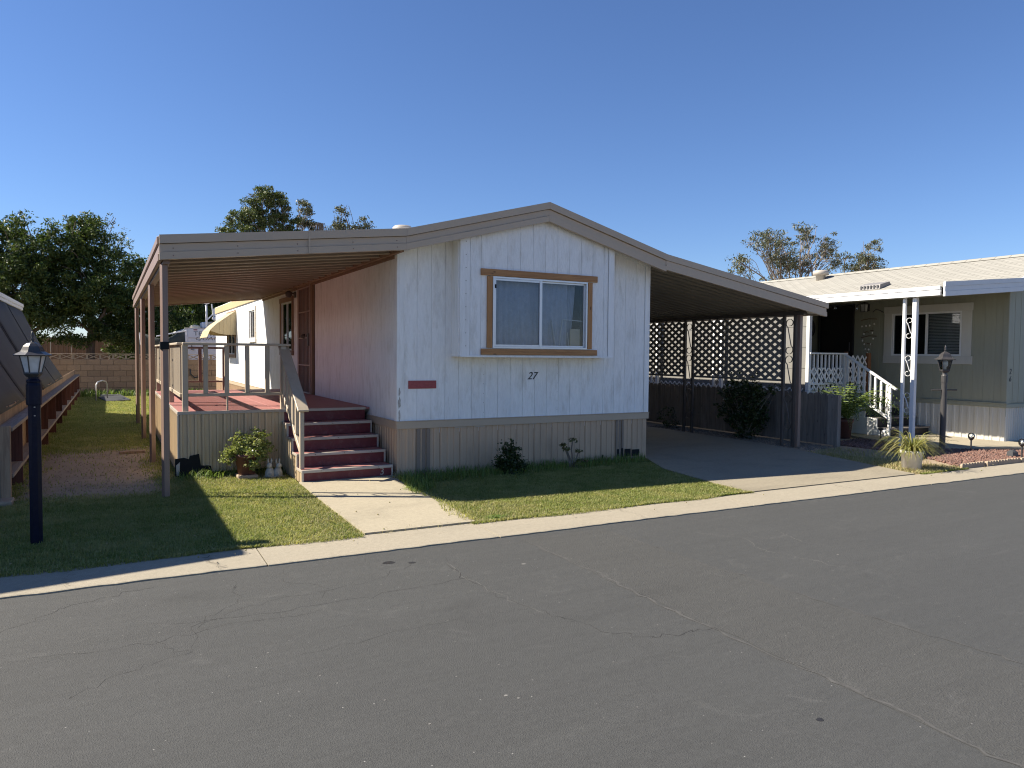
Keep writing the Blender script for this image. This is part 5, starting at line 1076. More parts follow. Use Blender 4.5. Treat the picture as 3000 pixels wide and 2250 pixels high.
# lamp posts
def lantern(par, x, y, z, s, gl, nside=6, bulb=False):
    cap = MB().lathe((x, y, z + .155 * s), [(.142 * s, 0), (.146 * s, .008 * s), (.092 * s, .038 * s), (.085 * s, .052 * s), (.072 * s, .082 * s), (.045 * s, .108 * s), (.014 * s, .122 * s), (.010 * s, .135 * s)], nside, R(12)).build('cap', 'blackmetal', par)
    MB().lathe((x, y, z + .286 * s), [(.008 * s, 0), (.018 * s, .012 * s), (.008 * s, .026 * s), (.014 * s, .042 * s), (.009 * s, .066 * s), (.003 * s, .085 * s)], 10).build('finial', 'blackmetal', cap, True)
    for k in range(nside):
        t0 = 2 * math.pi * k / nside + R(12); t1 = 2 * math.pi * (k + 1) / nside + R(12); r0, r1 = .062 * s, .096 * s
        c0, s0, c1, s1 = math.cos(t0), math.sin(t0), math.cos(t1), math.sin(t1)
        MB().hexa([(x + r0 * c0, y + r0 * s0, z + .01 * s), (x + r0 * c1, y + r0 * s1, z + .01 * s), (x + r0 * .96 * c1, y + r0 * .96 * s1, z + .01 * s), (x + r0 * .96 * c0, y + r0 * .96 * s0, z + .01 * s)],
                  [(x + r1 * c0, y + r1 * s0, z + .153 * s), (x + r1 * c1, y + r1 * s1, z + .153 * s), (x + r1 * .96 * c1, y + r1 * .96 * s1, z + .153 * s), (x + r1 * .96 * c0, y + r1 * .96 * s0, z + .153 * s)]).build('pane', gl, par)
        MB().tube([(x + r0 * 1.02 * c0, y + r0 * 1.02 * s0, z), (x + r1 * 1.02 * c0, y + r1 * 1.02 * s0, z + .156 * s)], .006 * s, 6).build('cage_bar', 'blackmetal', par)
    MB().lathe((x, y, z - .03 * s), [(.045 * s, 0), (.06 * s, .015 * s), (.072 * s, .03 * s), (.07 * s, .042 * s)], nside, R(12)).build('base', 'blackmetal', par)
    if bulb: MB().lathe((x, y, z + .02 * s), [(.02 * s, 0), (.02 * s, .03 * s), (.04 * s, .05 * s), (.04 * s, .11 * s), (.02 * s, .13 * s)], 12).build('bulb', 'bulb', par, True)
l1 = thing('lamp_post', (-.55, 7.12, 0), 'navy lamp post with black lantern on the shaded left lawn', 'lamp post')
MB().lathe((-.55, 7.12, 0), [(.047, 0), (.047, 1.20)], 8, R(22.5)).build('post', 'navy', l1)
MB().lathe((-.552, 7.12, 1.15), [(.052, 0), (.056, .005), (.056, .16), (.05, .18), (.054, .19), (.054, .20), (.04, .215), (.04, .24)], 12).build('collar', 'navy', l1)
for z in (1.13, 1.06): MB().lathe((-.545, 7.066, z), [(.006, 0), (.006, .008)], 8).build('screw', 'metaltrim', l1)
lantern(l1, -.555, 7.12, 1.405, .94, 'milkglass')
l2 = thing('lamp_post', (12.68, 7.5, 0), 'charcoal lamp post with ladder bar beside the lava rock bed', 'lamp post')
MB().lathe((12.68, 7.5, 0), [(.05, 0), (.048, .04), (.045, 1.18), (.052, 1.18), (.052, 1.30), (.04, 1.32), (.036, 1.36)], 14).build('post', 'darkmetal', l2, False)
o = MB().tube([(0, -.22, 0), (0, .22, 0)], .012, 8).build('ladder_bar', 'darkmetal', l2); o.location = Vector((12.68, 7.5, 1.04)) - WL[l2.name]; o.rotation_euler = (0, 0, R(60))
lantern(l2, 12.68, 7.5, 1.39, 1.18, 'clearglass', 4, True)

# ------------------------------------------------------------------ block wall at the back of the yard
bw = thing('block_wall', (1.0, 29.75, 0), 'tan concrete block wall with pierced screen blocks on top behind the side yard', 'wall')
BWX0, BWX1, BWY = -6.0, 5.2, 29.7
for r_ in range(7):
    z0 = -.13 + r_ * .203; x = BWX0 - (.2 if r_ % 2 else 0)
    while x < BWX1:
        bx('block', bw, x + .006, x + .400, BWY, BWY + .15, z0 + .006, z0 + .197, 'block', .008); x += .406
bx('mortar', bw, BWX0, BWX1, BWY + .008, BWY + .14, -.15, 1.288, 'mortar', 0)
x = BWX0
while x < BWX1 - .3:
    p = holder('screen_block', bw, (x + .2, BWY + .07, 1.29))
    bx('side', p, x, x + .03, BWY + .02, BWY + .13, 1.292, 1.462, 'screenblock', .003); bx('side', p, x + .372, x + .402, BWY + .02, BWY + .13, 1.292, 1.462, 'screenblock', .003)
    beam('diagonal', p, (x + .032, BWY + .075, 1.305), (x + .37, BWY + .075, 1.452), .10, .028, 'screenblock'); beam('diagonal', p, (x + .032, BWY + .075, 1.452), (x + .37, BWY + .075, 1.305), .098, .026, 'screenblock'); x += .406
bx('cap', bw, BWX0, BWX1, BWY + .0, BWY + .15, 1.464, 1.485, 'screenblock', .004)
# rear fence of ribbed sheets, low building
ff = thing('sheet_fence', (-2, 44, 0), 'rusty brown ribbed metal fence far behind the block wall', 'fence')
for i in range(26): link(bpy.data.objects.new('sheet', ribpanel(.9, 2.25, .02, 4, 'rust', .03)), ff, (-9 + i * .905, 44, 0))
# travel trailer
rv = thing('travel_trailer', (4.3, 35, 0), 'white travel trailer with lettering parked behind the block wall', 'trailer')
RY = 33.0
MB().prism([(2.62, .5), (6.4, .5), (6.4, 2.56), (2.82, 2.56), (2.72, 2.54), (2.62, 2.46)], 'y', RY, RY + 6.5).build('body', 'rvwhite', rv)
bx('rear_cap', rv, 2.82, 6.3, RY - .04, RY - .001, .55, 2.55, 'rvwhite', .02)
bx('roof_edge', rv, 2.7, 6.4, RY - .05, RY + .1, 2.562, 2.58, 'metaltrim'); bx('marker_lamp', rv, 3.03, 3.18, RY - .055, RY - .041, 2.47, 2.51, 'redlens'); bx('belt_line', rv, 2.83, 6.2, RY - .046, RY - .0405, 2.14, 2.165, 'skirt', 0)
text('lettering', 'TERRY', .24, (3.03, RY - .044, 2.26), (R(90), 0, 0), 'rvtext', rv, .0, .002, 1.25); text('lettering', 'QUANTUM', .2, (3.08, RY - .044, 2.07), (R(90), 0, 0), 'rvtext', rv, .2, .002, 1.6)
MB().lathe((3.15, RY + .6, 2.57), [(.24, 0), (.24, .03), (.2, .1), (.1, .14), (.02, .15)], 16).build('roof_vent', 'beige', rv, True)
bx('air_unit', rv, 3.4, 3.62, RY + .5, RY + 1.2, 2.58, 2.84, 'rvwhite', .04); bx('air_unit', rv, 3.66, 4.05, RY + .4, RY + 1.2, 2.58, 2.86, 'beige', .05)
MB().tube([(3.57, RY + .3, 2.56), (3.57, RY + .3, 3.6)], [.05, .035], 10).lathe((3.57, RY + .3, 3.58), [(.03, 0), (.12, .04), (.14, .08), (.11, .14), (.03, .17)], 14).build('antenna_mast', 'rvwhite', rv, True)
dish = holder('dish_bracket', rv, (3.9, RY + .5, 2.9)); MB().tube([(3.64, RY + .4, 2.96), (3.85, RY + .5, 3.2), (3.8, RY + .5, 3.62)], .025, 8).build('arm', 'rvwhite', dish); bx('flat_panel', dish, 3.84, 4.1, RY + .48, RY + .52, 3.12, 3.42, 'rvwhite', .02); MB().lathe((3.92, RY + .5, 2.92), [(.05, 0), (.11, .04), (.11, .12), (.06, .17)], 10).build('lamp_head', 'rvwhite', dish, True)
for x, z0, z1 in ((2.98, 1.66, 1.92),): MB().tube([(3.05, RY - .07, z0), (2.96, RY - .07, z0), (2.96, RY - .07, z1), (3.2, RY - .07, z1)], .018, 6).build('ladder', 'black', rv)
for x in (3.0, 5.9): MB().tube([(x, RY + 3.2, .36), (x + .25, RY + 3.2, .36)], .36, 18).build('wheel', 'black', rv)
# dark mesh screen on poles
tp = thing('mesh_screen', (1.5, 31.5, 0), 'dark green mesh screen on pale poles behind the block wall', 'screen')
v = []; f = []
for i in range(13):
    for j in range(9): u, t = i / 12, j / 8; v.append((.95 + 1.62 * u, 31.2 + .25 * math.sin(u * 5 + t * 2), .9 + (1.42 - .28 * math.sin(math.pi * u) + .12 * u) * t + .03 * math.sin(9 * u)))
for i in range(12):
    for j in range(8): k = i * 9 + j; f.append((k, k + 9, k + 10, k + 1))
m = MB(); m.v = v; m.f = f; c_ = m.build('mesh_cloth', 'tarp', tp, True); sd = c_.modifiers.new('thick', 'SOLIDIFY'); sd.thickness = .01
for a, b in (((1.22, 31.15, .0), (.98, 31.15, 2.28)), ((2.6, 31.2, .0), (2.62, 31.2, 2.42)), ((1.55, 31.1, 2.16), (2.62, 31.2, 2.40))): MB().tube([a, b], .025, 8).build('pole', 'rvwhite', tp)
# standpipe and dark board on the grass
sp_ = MB().tube([(-.41, 26.4, -.02), (-.41, 26.4, .50), (-.36, 26.5, .60), (-.24, 26.7, .64), (-.14, 26.9, .60), (-.1, 27.0, .5), (-.1, 27.0, -.02)], .022, 10).build('standpipe', 'galv', None, True); tag(sp_, 'bent metal standpipe on the grass near the block wall', 'pipe')
hb = thing('loose_board', (.1, 26.6, 0), 'dark board lying tilted on the grass beside the standpipe', 'board'); bx('panel', hb, -.25, .45, 26.0, 27.6, .03, .07, 'hatch', .01, (R(2), R(-3), R(8))); bx('edge_strip', hb, -.3, .3, 27.7, 27.74, .08, .14, 'galv', .004)
hs = MB().tube([(2.6, 29.66, .95), (2.62, 29.64, .75), (2.75, 29.64, .62), (2.95, 29.64, .66), (3.02, 29.64, .8)], .022, 8).build('hose', 'hatch', None, True); tag(hs, 'dark hose hooked on the block wall behind the trailer side', 'hose')
# ------------------------------------------------------------------ vegetation
def leaf_mesh(name, C, size, mat, seed, asp=.38, droop=.3):
    g = np.random.default_rng(seed); n = len(C); a = g.uniform(0, 2 * np.pi, n); el = g.uniform(-.9, .9, n) - droop
    d = np.stack([np.cos(a) * np.cos(el), np.sin(a) * np.cos(el), np.sin(el)], 1); r = g.normal(size=(n, 3)); s = np.cross(d, r); s /= np.linalg.norm(s, axis=1)[:, None] + 1e-9
    nn = np.cross(d, s); L = (size * g.uniform(.6, 1.35, n))[:, None]; w = L * asp * .5
    v = np.stack([C - d * L * .5, C + s * w + nn * w * .3, C + d * L * .5, C - s * w + nn * w * .3], 1).reshape(-1, 3); f = np.arange(n * 4).reshape(-1, 4)
    return mesh_np(name, v, f, mat)
def clump_points(lobes, seed, per_m3, rc, k, out=.45):
    g = np.random.default_rng(seed); res = []
    for lb in lobes:
        c = np.array(lb[:3]); r = np.array(lb[3:6]) if len(lb) >= 6 else np.array([lb[3]] * 3); vol = 4.19 * r.prod(); nc = max(6, int(vol ** .8 * per_m3))
        d = g.normal(size=(nc, 3)); d /= np.linalg.norm(d, axis=1)[:, None]; rad = g.uniform(0, 1, nc) ** out
        P = c + d * rad[:, None] * r * g.uniform(.8, 1.15, (nc, 1)); kk = k
        off = g.normal(size=(nc, kk, 3)); off /= np.linalg.norm(off, axis=2)[:, :, None] + 1e-9
        off *= (g.uniform(0, 1, (nc, kk, 1)) ** .5) * (rc * 1.7 * g.uniform(.45, 1.25, (nc, 1, 1))) * np.array([1, 1, .7]); res.append((P[:, None] + off).reshape(-1, 3))
    return np.concatenate(res)
def limb(m, a, b, r0, r1, r, n=5, sag=.1, seg=6):
    a, b = Vector(a), Vector(b); L = (b - a).length; P = [a]
    o1 = Vector((r.uniform(-1, 1), r.uniform(-1, 1), r.uniform(-.2, .8))) * L * sag
    for i in range(1, seg): t = i / seg; P.append(a.lerp(b, t) + o1 * math.sin(math.pi * t) + Vector((r.gauss(0, .012), r.gauss(0, .012), 0)) * L)
    P.append(b); m.tube(P, [r0 + (r1 - r0) * i / seg for i in range(seg + 1)], n, False); return P
def tree(name, label, base, lobes, leaf, bark, seed, th=.45, tr=.22, size=.17, per=9, rc=.26, k=26, twigs=5, group=None, asp=.38, dead=0, out=.45, droop=.3):
    r = random.Random(seed); t = thing(name, base, label, 'tree', group); b = Vector(base); cen = sum((Vector(l[:3]) for l in lobes), Vector()) / len(lobes)
    top = max(l[2] for l in lobes); fork = b.lerp(cen, .55); fork.z = b.z + (top - b.z) * th; m = MB()
    P = limb(m, b + Vector((0, 0, -.1)), fork, tr, tr * .7, r, 9, .05, 7); m2 = MB()
    for l in lobes:
        c = Vector(l[:3]); st = P[r.choice((4, 5, 6, 7))]; Q = limb(m2, st, c, tr * .42, tr * .14, r, 6, .12, 7); R_ = l[3]
        for _ in range(twigs):
            d = Vector((r.gauss(0, 1), r.gauss(0, 1), r.gauss(.25, .8))).normalized(); limb(m2, Q[r.choice((3, 4, 5, 6, 7))], c + d * R_ * r.uniform(.7, 1.05), tr * .11, .012, r, 4, .15, 5)
    m.build('trunk', bark, t, True); m2.build('limbs', bark, t, True)
    pts = clump_points(lobes, seed, per, rc, k, out)
    if dead:
        m3 = MB()
        for _ in range(dead):
            l = r.choice(lobes); c = Vector(l[:3]); d = Vector((r.gauss(0, 1), r.gauss(0, 1), r.gauss(0, 1))).normalized(); limb(m3, c + d * l[3] * .3, c + d * l[3] * r.uniform(.8, 1.1), .018, .006, r, 3, .2, 4)
        m3.build('bare_twigs', 'twig', t)
    link(bpy.data.objects.new('crown', leaf_mesh('crown', pts - np.array(base), size, leaf, seed, asp, droop)), t, base); return t
GA = 'dense dark trees behind the block wall'
tree('broadleaf_tree', 'leftmost dense dark green tree behind the block wall', (-3.2, 36, 0), [(-3.2, 36, 5.7, 1.45), (-4.7, 36, 5.0, 1.6), (-2.2, 36, 5.2, 1.25), (-3.3, 35.4, 3.8, 1.7), (-1.9, 36, 3.6, 1.3), (-5.2, 36, 3.2, 1.6), (-3.4, 36.3, 2.4, 1.2)], 'leafdark', 'bark', 41, .35, .24, group=GA, per=8.5, size=.15, k=150, asp=.34, rc=.27, out=.33, droop=.45)
tree('broadleaf_tree', 'tallest of the dense dark trees, peaked above the block wall', (-.9, 36.2, 0), [(-.95, 36.5, 6.75, .9), (-.35, 36.3, 5.7, 1.1), (-1.3, 36, 5.3, 1.1), (-.6, 35.5, 4.0, 1.35), (.3, 36, 4.2, 1.0), (-1.2, 36, 2.8, 1.1), (.2, 36.2, 2.6, 1.1)], 'leafdark', 'bark', 42, .35, .22, group=GA, per=8.5, size=.15, k=150, asp=.34, rc=.27, out=.33, droop=.45)
tree('broadleaf_tree', 'thin wispy grey green tree top beside the tallest dark tree', (.2, 38.5, 0), [(.15, 38.5, 7.3, .55), (.55, 38.5, 6.7, .5), (-.1, 38.5, 6.4, .6)], 'leafgum', 'bark', 43, .7, .1, .12, 10, .16, 14, 6)
tree('broadleaf_tree', 'rounded dark tree just left of the awning edge', (1.3, 37, 0), [(1.05, 37, 5.1, .85), (1.75, 37, 4.3, 1.1), (.8, 36.5, 3.4, 1.2), (1.9, 37, 2.9, 1.2), (.9, 37, 1.9, .9), (2.3, 37, 5.0, .7)], 'leafdark', 'bark', 44, .35, .2, group=GA, per=9, size=.15, k=150, asp=.34, rc=.27, out=.33, droop=.45)
tree('broadleaf_tree', 'dark green tree seen below the patio awning behind the trailer', (3.6, 41, 0), [(2.9, 41, 3.7, 1.5), (4.4, 41, 4.1, 1.5), (3.6, 40.5, 2.3, 1.5), (6.0, 41, 3.9, 1.6), (5.2, 41, 2.4, 1.5), (2.3, 41, 2.2, 1.1), (7.4, 41, 4.2, 1.3)], 'leafdark', 'bark', 45, .35, .2, group=GA, per=9, size=.15, k=150, asp=.34, rc=.27, out=.33, droop=.45)
tree('cypress_tree', 'narrow cypress tip above the left trees', (-3.62, 42, 0), [(-3.62, 42, 8.0, .2, .2, .7), (-3.62, 42, 7.0, .3, .3, .9), (-3.62, 42, 5.5, .38, .38, 1.1), (-3.62, 42, 3.5, .42, .42, 1.5)], 'leafcyp', 'bark', 46, .8, .12, .1, 40, .08, 16, 3)
tree('cypress_tree', 'cypress tip cut by the left picture edge', (-4.75, 42, 0), [(-4.75, 42, 7.0, .25, .25, .8), (-4.75, 42, 5.8, .35, .35, 1.0), (-4.75, 42, 3.8, .42, .42, 1.4)], 'leafcyp', 'bark', 47, .8, .12, .1, 40, .08, 16, 3)
tree('broadleaf_tree', 'broad half-bare tree behind the awning roof', (7.3, 40, 0), [(6.85, 40, 9.6, .7), (7.5, 40, 9.7, .65), (8.0, 40, 9.4, .6), (8.35, 40, 9.0, .55), (6.5, 40, 9.1, .6), (5.9, 40, 8.3, .6), (5.5, 40, 7.8, .6), (6.3, 39.7, 8.1, .8), (7.2, 40, 8.5, .9), (7.9, 40, 8.3, .8), (8.6, 40, 8.2, .55), (6.6, 40, 7.2, .9), (8, 40, 7.2, 1.0), (5.6, 40, 7.1, .6)], 'leafmid', 'palebark', 48, .5, .2, .13, 13, .19, 90, 5, dead=120, asp=.42, out=.4)
tree('broadleaf_tree', 'slim light green tree to the right of the half-bare tree', (9.3, 40.5, 0), [(9.28, 40.5, 9.65, .4), (9.45, 40.5, 9.2, .5), (9.25, 40.5, 8.6, .5), (9.6, 40.5, 8.4, .5), (9.4, 40.5, 7.7, .6)], 'leafgum', 'palebark', 49, .65, .12, .13, 16, .16, 60, 5, asp=.42)
pm = thing('palm_tree', (10.2, 41, 0), 'small palm with brown dead fronds above the awning roof', 'tree')
MB().tube([(10.2, 41, -.1), (10.25, 41, 3.5), (10.2, 41, 8.4)], [.2, .17, .16], 10).build('trunk', 'bark', pm); m = MB()
for i in range(46):
    a = rnd.uniform(0, 6.28); L = rnd.uniform(.5, 1.1); m.ribbon([(10.2, 41, 8.6), (10.2 + .35 * L * math.cos(a), 41 + .35 * L * math.sin(a), 8.75), (10.2 + .6 * L * math.cos(a), 41 + .6 * L * math.sin(a), 8.6 - L * .7)], .05, (-math.sin(a), math.cos(a), 0), .006)
m.build('crown', 'twig', pm)
tree('broadleaf_tree', 'pair-topped olive green tree peeking over the awning roof beside the vent pipe', (11.9, 41, 0), [(11.57, 41, 9.6, .42), (11.48, 41, 9.0, .5), (11.8, 41, 8.5, .6), (12.5, 41, 8.75, .55), (12.95, 41, 8.6, .45), (11.15, 41, 8.5, .45), (12.3, 41, 8.0, .8), (13.2, 41, 8.0, .5)], 'leafgum', 'bark', 51, .6, .16, .13, 12, .18, 60, 5, asp=.42)
gl = [(31.59, 29.3, 7.93, 0.7), (30.99, 30.0, 6.88, 0.6), (31.86, 30.7, 6.42, 0.75), (32.94, 29.65, 8.24, 0.75), (34.13, 30.35, 8.39, 0.7), (33.52, 29.3, 7.4, 0.7), (34.2, 30.0, 6.47, 1.0), (35.21, 30.7, 8.03, 0.85), (35.85, 29.65, 8.68, 0.8), (36.74, 30.35, 8.81, 0.6), (37.27, 29.3, 8.29, 0.7), (38.13, 30.0, 8.25, 0.55), (39.02, 30.7, 7.97, 0.6), (38.32, 29.65, 7.34, 0.7), (36.65, 30.35, 7.33, 0.9), (32.51, 29.3, 7.23, 0.65), (35.47, 30.0, 7.05, 0.8)]
tree('gum_tree', 'larger sparse grey green gum tree above the shingle roof', (35.6, 30, 0), gl, 'leafgum', 'palebark', 52, .55, .15, .17, 8, .22, 42, 8, asp=.3, dead=120, droop=.5)
g2 = [(41.33, 29.4, 8.2, 0.75), (42.17, 30.0, 7.95, 0.7), (40.7, 30.6, 7.6, 0.7), (41.7, 29.7, 7.4, 0.85), (42.78, 30.3, 7.3, 0.6), (40.33, 29.4, 7.05, 0.6), (43.34, 30.0, 7.1, 0.4)]
tree('gum_tree', 'smaller round gum tree at the right of the larger one', (41.6, 30, 0), g2, 'leafgum', 'palebark', 53, .6, .13, .17, 10, .22, 42, 6, asp=.3, dead=40, droop=.5)
def shrub(name, label, base, lobes, leaf, seed, size, per, rc, k, stems=6, stem_r=.008, cat='shrub', parent=None, bark='twig', asp=.6):
    t = parent or thing(name, base, label, cat); r = random.Random(seed); m = MB()
    for l in lobes:
        for _ in range(max(1, stems // len(lobes))): limb(m, Vector(base) + Vector((r.uniform(-.04, .04), r.uniform(-.04, .04), 0)), Vector(l[:3]) + Vector((r.gauss(0, .3), r.gauss(0, .3), r.gauss(0, .3))) * l[3], stem_r, stem_r * .4, r, 5, .12, 5)
    m.build('stems', bark, t); pts = clump_points(lobes, seed, per, rc, k)
    o = link(bpy.data.objects.new('foliage', leaf_mesh('foliage', pts - np.array(base), size, leaf, seed, asp, .0)), t, base); return t
def pot(par, x, y, z, r0, r1, h, mat): MB().lathe((x, y, z), [(r0, 0), (r1 * .97, h * .84), (r1 * 1.08, h * .85), (r1 * 1.08, h), (r1 * .92, h), (r1 * .88, h * .9), (0.01, h * .9)], 20).build('pot', mat, par, True)
# potted bush against the deck
pb = thing('potted_bush', (1.50, 9.72, 0), 'bushy pale green jade plant in a terracotta pot against the deck skirting', 'potted plant')
bx('paver', pb, 1.38, 1.62, 9.56, 9.84, .0, .05, 'paver', .008); pot(pb, 1.50, 9.72, .05, .10, .145, .26, 'terracotta')
shrub(None, None, (1.50, 9.74, .28), [(1.47, 9.76, .42, .17), (1.64, 9.72, .48, .15), (1.36, 9.72, .33, .13), (1.26, 9.68, .27, .09), (1.55, 9.62, .30, .15), (1.72, 9.70, .33, .14), (1.55, 9.6, .18, .09), (1.70, 9.66, .56, .06)], 'leafbush', 61, .036, 2200, .034, 9, 16, parent=pb)
MB().tube([(1.53, 9.74, .5), (1.55, 9.74, .66)], [.006, .003], 5).build('dry_stalk', 'twig', pb)
# small weathered statue of two rabbits
stt = thing('garden_statue', (1.80, 9.60, 0), 'small weathered pale garden statue of two rabbits beside the potted bush', 'statue')
def rabbit(x, y, s, tilt):
    MB().lathe((x, y, .0), [(.045 * s, 0), (.062 * s, .03 * s), (.06 * s, .07 * s), (.045 * s, .11 * s), (.03 * s, .13 * s)], 14).build('body', 'statue', stt, True)
    h = MB().lathe((x + .01 * tilt, y - .02, .12 * s), [(.004, 0), (.03 * s, .012 * s), (.038 * s, .035 * s), (.03 * s, .06 * s), (.01 * s, .072 * s)], 12).build('head', 'statue', stt, True)
    for e in (-1, 1): MB().tube([(x + e * .014 * s, y - .01, .18 * s), (x + e * .022 * s, y, .215 * s), (x + e * .02 * s, y + .004, .25 * s)], [.011 * s, .012 * s, .004 * s], 7).build('ear', 'statue', h, True)
    MB().lathe((x, y - .055 * s, .05 * s), [(.002, -.02 * s), (.02 * s, -.008 * s), (.02 * s, .012 * s), (.002, .022 * s)], 8).build('paws', 'statue', stt, True)
rabbit(1.765, 9.60, 1.0, -1); rabbit(1.86, 9.58, .98, 1); MB().lathe((1.81, 9.6, .0), [(.14, 0), (.14, .015), (.12, .022)], 14, 0, .6).build('base', 'statue', stt)
# bush and succulent at the street front
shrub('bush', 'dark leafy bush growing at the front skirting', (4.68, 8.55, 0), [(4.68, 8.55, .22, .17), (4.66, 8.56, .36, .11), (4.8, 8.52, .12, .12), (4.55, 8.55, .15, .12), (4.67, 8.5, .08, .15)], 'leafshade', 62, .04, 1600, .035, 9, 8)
ae = thing('succulent', (5.72, 8.62, 0), 'leggy succulent with rosette heads at the front skirting', 'succulent'); r_ = random.Random(5); m = MB(); lp = []
for (dx, dy, dz, s) in ((0, 0, .40, .085), (-.09, .02, .27, .06), (.10, -.02, .24, .055), (.13, -.05, .10, .09), (.05, -.06, .05, .08), (-.14, .03, .33, .04)):
    limb(m, (5.72 + dx * .2, 8.62, 0), (5.72 + dx, 8.62 + dy, dz), .012, .008, r_, 6, .1, 5)
    for i in range(26): a = r_.uniform(0, 6.28); q = s * r_.uniform(.25, .95); lp.append((5.72 + dx + q * math.cos(a), 8.62 + dy + q * math.sin(a), dz + r_.uniform(-.01, .03) - q * .25))
m.build('stems', 'twig', ae); link(bpy.data.objects.new('rosettes', leaf_mesh('rosettes', np.array(lp) - np.array((5.72, 8.62, 0)), .05, 'aeon', 6, .6, .0)), ae, (5.72, 8.62, 0))
# dark shrub under the carport
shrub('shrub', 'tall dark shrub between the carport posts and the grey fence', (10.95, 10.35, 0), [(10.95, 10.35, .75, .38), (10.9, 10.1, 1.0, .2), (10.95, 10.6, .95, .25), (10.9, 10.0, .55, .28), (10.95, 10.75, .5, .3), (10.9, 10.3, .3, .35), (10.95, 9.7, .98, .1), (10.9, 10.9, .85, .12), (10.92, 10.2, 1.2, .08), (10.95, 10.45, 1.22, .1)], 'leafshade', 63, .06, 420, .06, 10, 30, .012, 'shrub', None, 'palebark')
shrub('shrub', 'low dark plant at the rear of the carport fence', (10.9, 12.6, 0), [(10.9, 12.6, .25, .22), (10.9, 12.4, .15, .2)], 'leafshade', 64, .05, 200, .05, 9, 8)
# arching leaves: strap plants and fern
def fountain(par, name, c, n, L, w, mat, seed, rise=.55, thin=.0):
    r = random.Random(seed); m = MB()
    for i in range(n):
        a = r.uniform(0, 6.283); q = L * r.uniform(.55, 1.1); up = r.uniform(.35, 1.15) * rise; P = []
        for k in range(6): t = k / 5; rr = q * (t * .9); P.append(Vector((c[0] + rr * math.cos(a), c[1] + rr * math.sin(a), c[2] + q * (up * 1.9 * t - (up * 1.3 + .35) * t * t))))
        sd = Vector((-math.sin(a), math.cos(a), .25 * r.uniform(-1, 1))).normalized(); b = len(m.v)
        for k, p in enumerate(P): ww = w * (1 - .92 * (k / 5) ** 2) / 2; m.v += [tuple(p - sd * ww), tuple(p + sd * ww)]
        m.f += [(b + 2 * k, b + 2 * k + 1, b + 2 * k + 3, b + 2 * k + 2) for k in range(5)]
    return m.build(name, mat, par)
sp2 = thing('potted_plant', (10.12, 6.42, 0), 'yellow green strap-leaved plant in a white pot by the driveway', 'potted plant')
pot(sp2, 10.12, 6.42, 0, .125, .145, .27, 'whitepot'); fountain(sp2, 'foliage', (10.12, 6.42, .22), 210, .58, .015, 'spider', 71, .85)
fr = thing('potted_fern', (12.75, 9.55, 0), 'large arching sword fern in a terracotta pot beside the white stair', 'potted plant')
pot(fr, 12.75, 9.55, 0, .16, .2, .38, 'terracotta')
def fern(par, c, n, L, seed):
    r = random.Random(seed); Cs = []; m = MB(); v = []; f = []
    for i in range(n):
        a = r.uniform(0, 6.283); q = L * r.uniform(.6, 1.1); up = r.uniform(.5, 1.25); prev = None
        for k in range(22):
            t = k / 21; rr = q * t * .85; p = Vector((c[0] + rr * math.cos(a), c[1] + rr * math.sin(a), c[2] + q * (up * 1.5 * t - (up * .95 + .4) * t * t)))
            if prev is not None:
                d = (p - prev).normalized(); s_ = Vector((-math.sin(a), math.cos(a), 0)); ll = .075 * math.sin(math.pi * min(1, t * .93 + .07)) + .012
                for e in (-1, 1):
                    b = len(v); tip = p + s_ * e * ll + d * ll * .35 + Vector((0, 0, -.02)); v += [tuple(p - d * .012), tuple((p + tip) / 2 + d * .014), tuple(tip), tuple((p + tip) / 2 - d * .014)]; f.append((b, b + 1, b + 2, b + 3))
            prev = p
    m.v = v; m.f = f; return m.build('foliage', 'fern', par)
fern(fr, (12.75, 9.45, .38), 90, 1.3, 72)
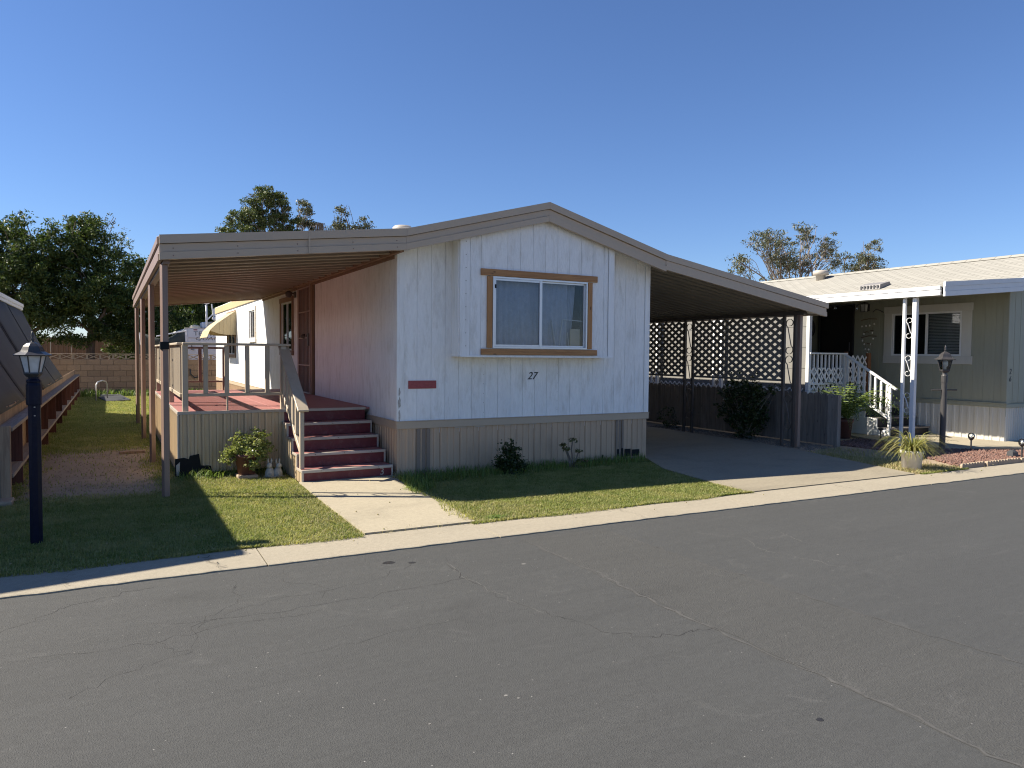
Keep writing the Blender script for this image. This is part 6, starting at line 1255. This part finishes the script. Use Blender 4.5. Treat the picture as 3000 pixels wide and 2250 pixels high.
# weeds by the steps and the lawn edge
wd_ = thing('weed', (3.22, 8.86, 0), 'dry arching weed beside the lowest red step', 'weed'); fountain(wd_, 'foliage', (3.2, 8.86, .0), 16, .22, .01, 'drygrass', 73, 1.0)
wd_ = thing('weed', (1.12, 9.85, 0), 'arching grass weed at the torn deck skirting', 'weed'); fountain(wd_, 'foliage', (1.12, 9.85, .0), 30, .26, .012, 'weed', 74, .9)
wd_ = thing('weed', (3.15, 7.9, 0), 'bright green weed clump spilling onto the walkway', 'weed'); fountain(wd_, 'foliage', (3.1, 7.95, .0), 120, .22, .012, 'weed', 75, .6)
wd_ = thing('weed', (3.3, yback(3.3) + .1, 0), 'green weed tuft at the lawn corner by the kerb', 'weed'); fountain(wd_, 'foliage', (3.28, yback(3.3) + .1, .0), 110, .16, .01, 'weed', 76, .5)
# solar lights, edging, rock
def solar(x, y, h, label, dark=False):
    t = thing('garden_light', (x, y, 0), label, 'garden light', 'stake lights by the path'); MB().tube([(x, y, -.02), (x, y, h)], .014, 8).build('stake', 'darkmetal', t)
    if dark: MB().lathe((x, y, h), [(.02, 0), (.05, .03), (.055, .05), (.03, .065)], 12).build('head', 'blackmetal', t)
    else:
        MB().lathe((x, y, h - .02), [(.02, 0), (.045, .03), (.05, .045)], 12).build('head', 'blackmetal', t); MB().lathe((x, y, h + .026), [(.05, 0), (.056, .03), (.045, .06), (.015, .08)], 14).build('globe', 'clearglass', t, True); MB().lathe((x, y, h + .026), [(.012, 0), (.02, .03), (.008, .05)], 8).build('bulb', 'bulb', t, True)
solar(12.96, 7.17, .22, 'globe stake light standing between the lamp post and the path'); solar(12.78, 6.28, .22, 'globe stake light cut by the right picture edge'); solar(13.1, 8.95, .18, 'dark stake light in front of the white stair', True)
ed = thing('garden_edging', (12.5, 6.08, 0), 'scalloped red concrete edging along the lava rock bed', 'edging')
def scal():
    p = [(0, 0), (.3, 0)]
    for k in range(4):
        for i in range(6): t = math.pi * i / 5; p.append((.3 - .0375 - k * .075 + .037 * math.cos(t), .055 + .03 * math.sin(t)))
    m = MB().prism(p, 'y', 0, .045); return mesh_np('edging_block', m.v, m.f, 'paver')
for i in range(14):
    o = link(bpy.data.objects.new('edging_block', cmesh('scal', scal)), ed, (10.75 + i * .305, yback(10.75 + i * .305) + .03 + .012 * math.sin(i * 2.1), 0)); o.rotation_euler = (R(-8), 0, R(rnd.uniform(-2, 2)))
rk = MB().lathe((12.86, 6.46, -.02), [(.08, 0), (.1, .05), (.085, .11), (.04, .14)], 9, .3, .8).build('rock', 'hatch', None); tag(rk, 'dark grey rock on the lava gravel', 'rock')
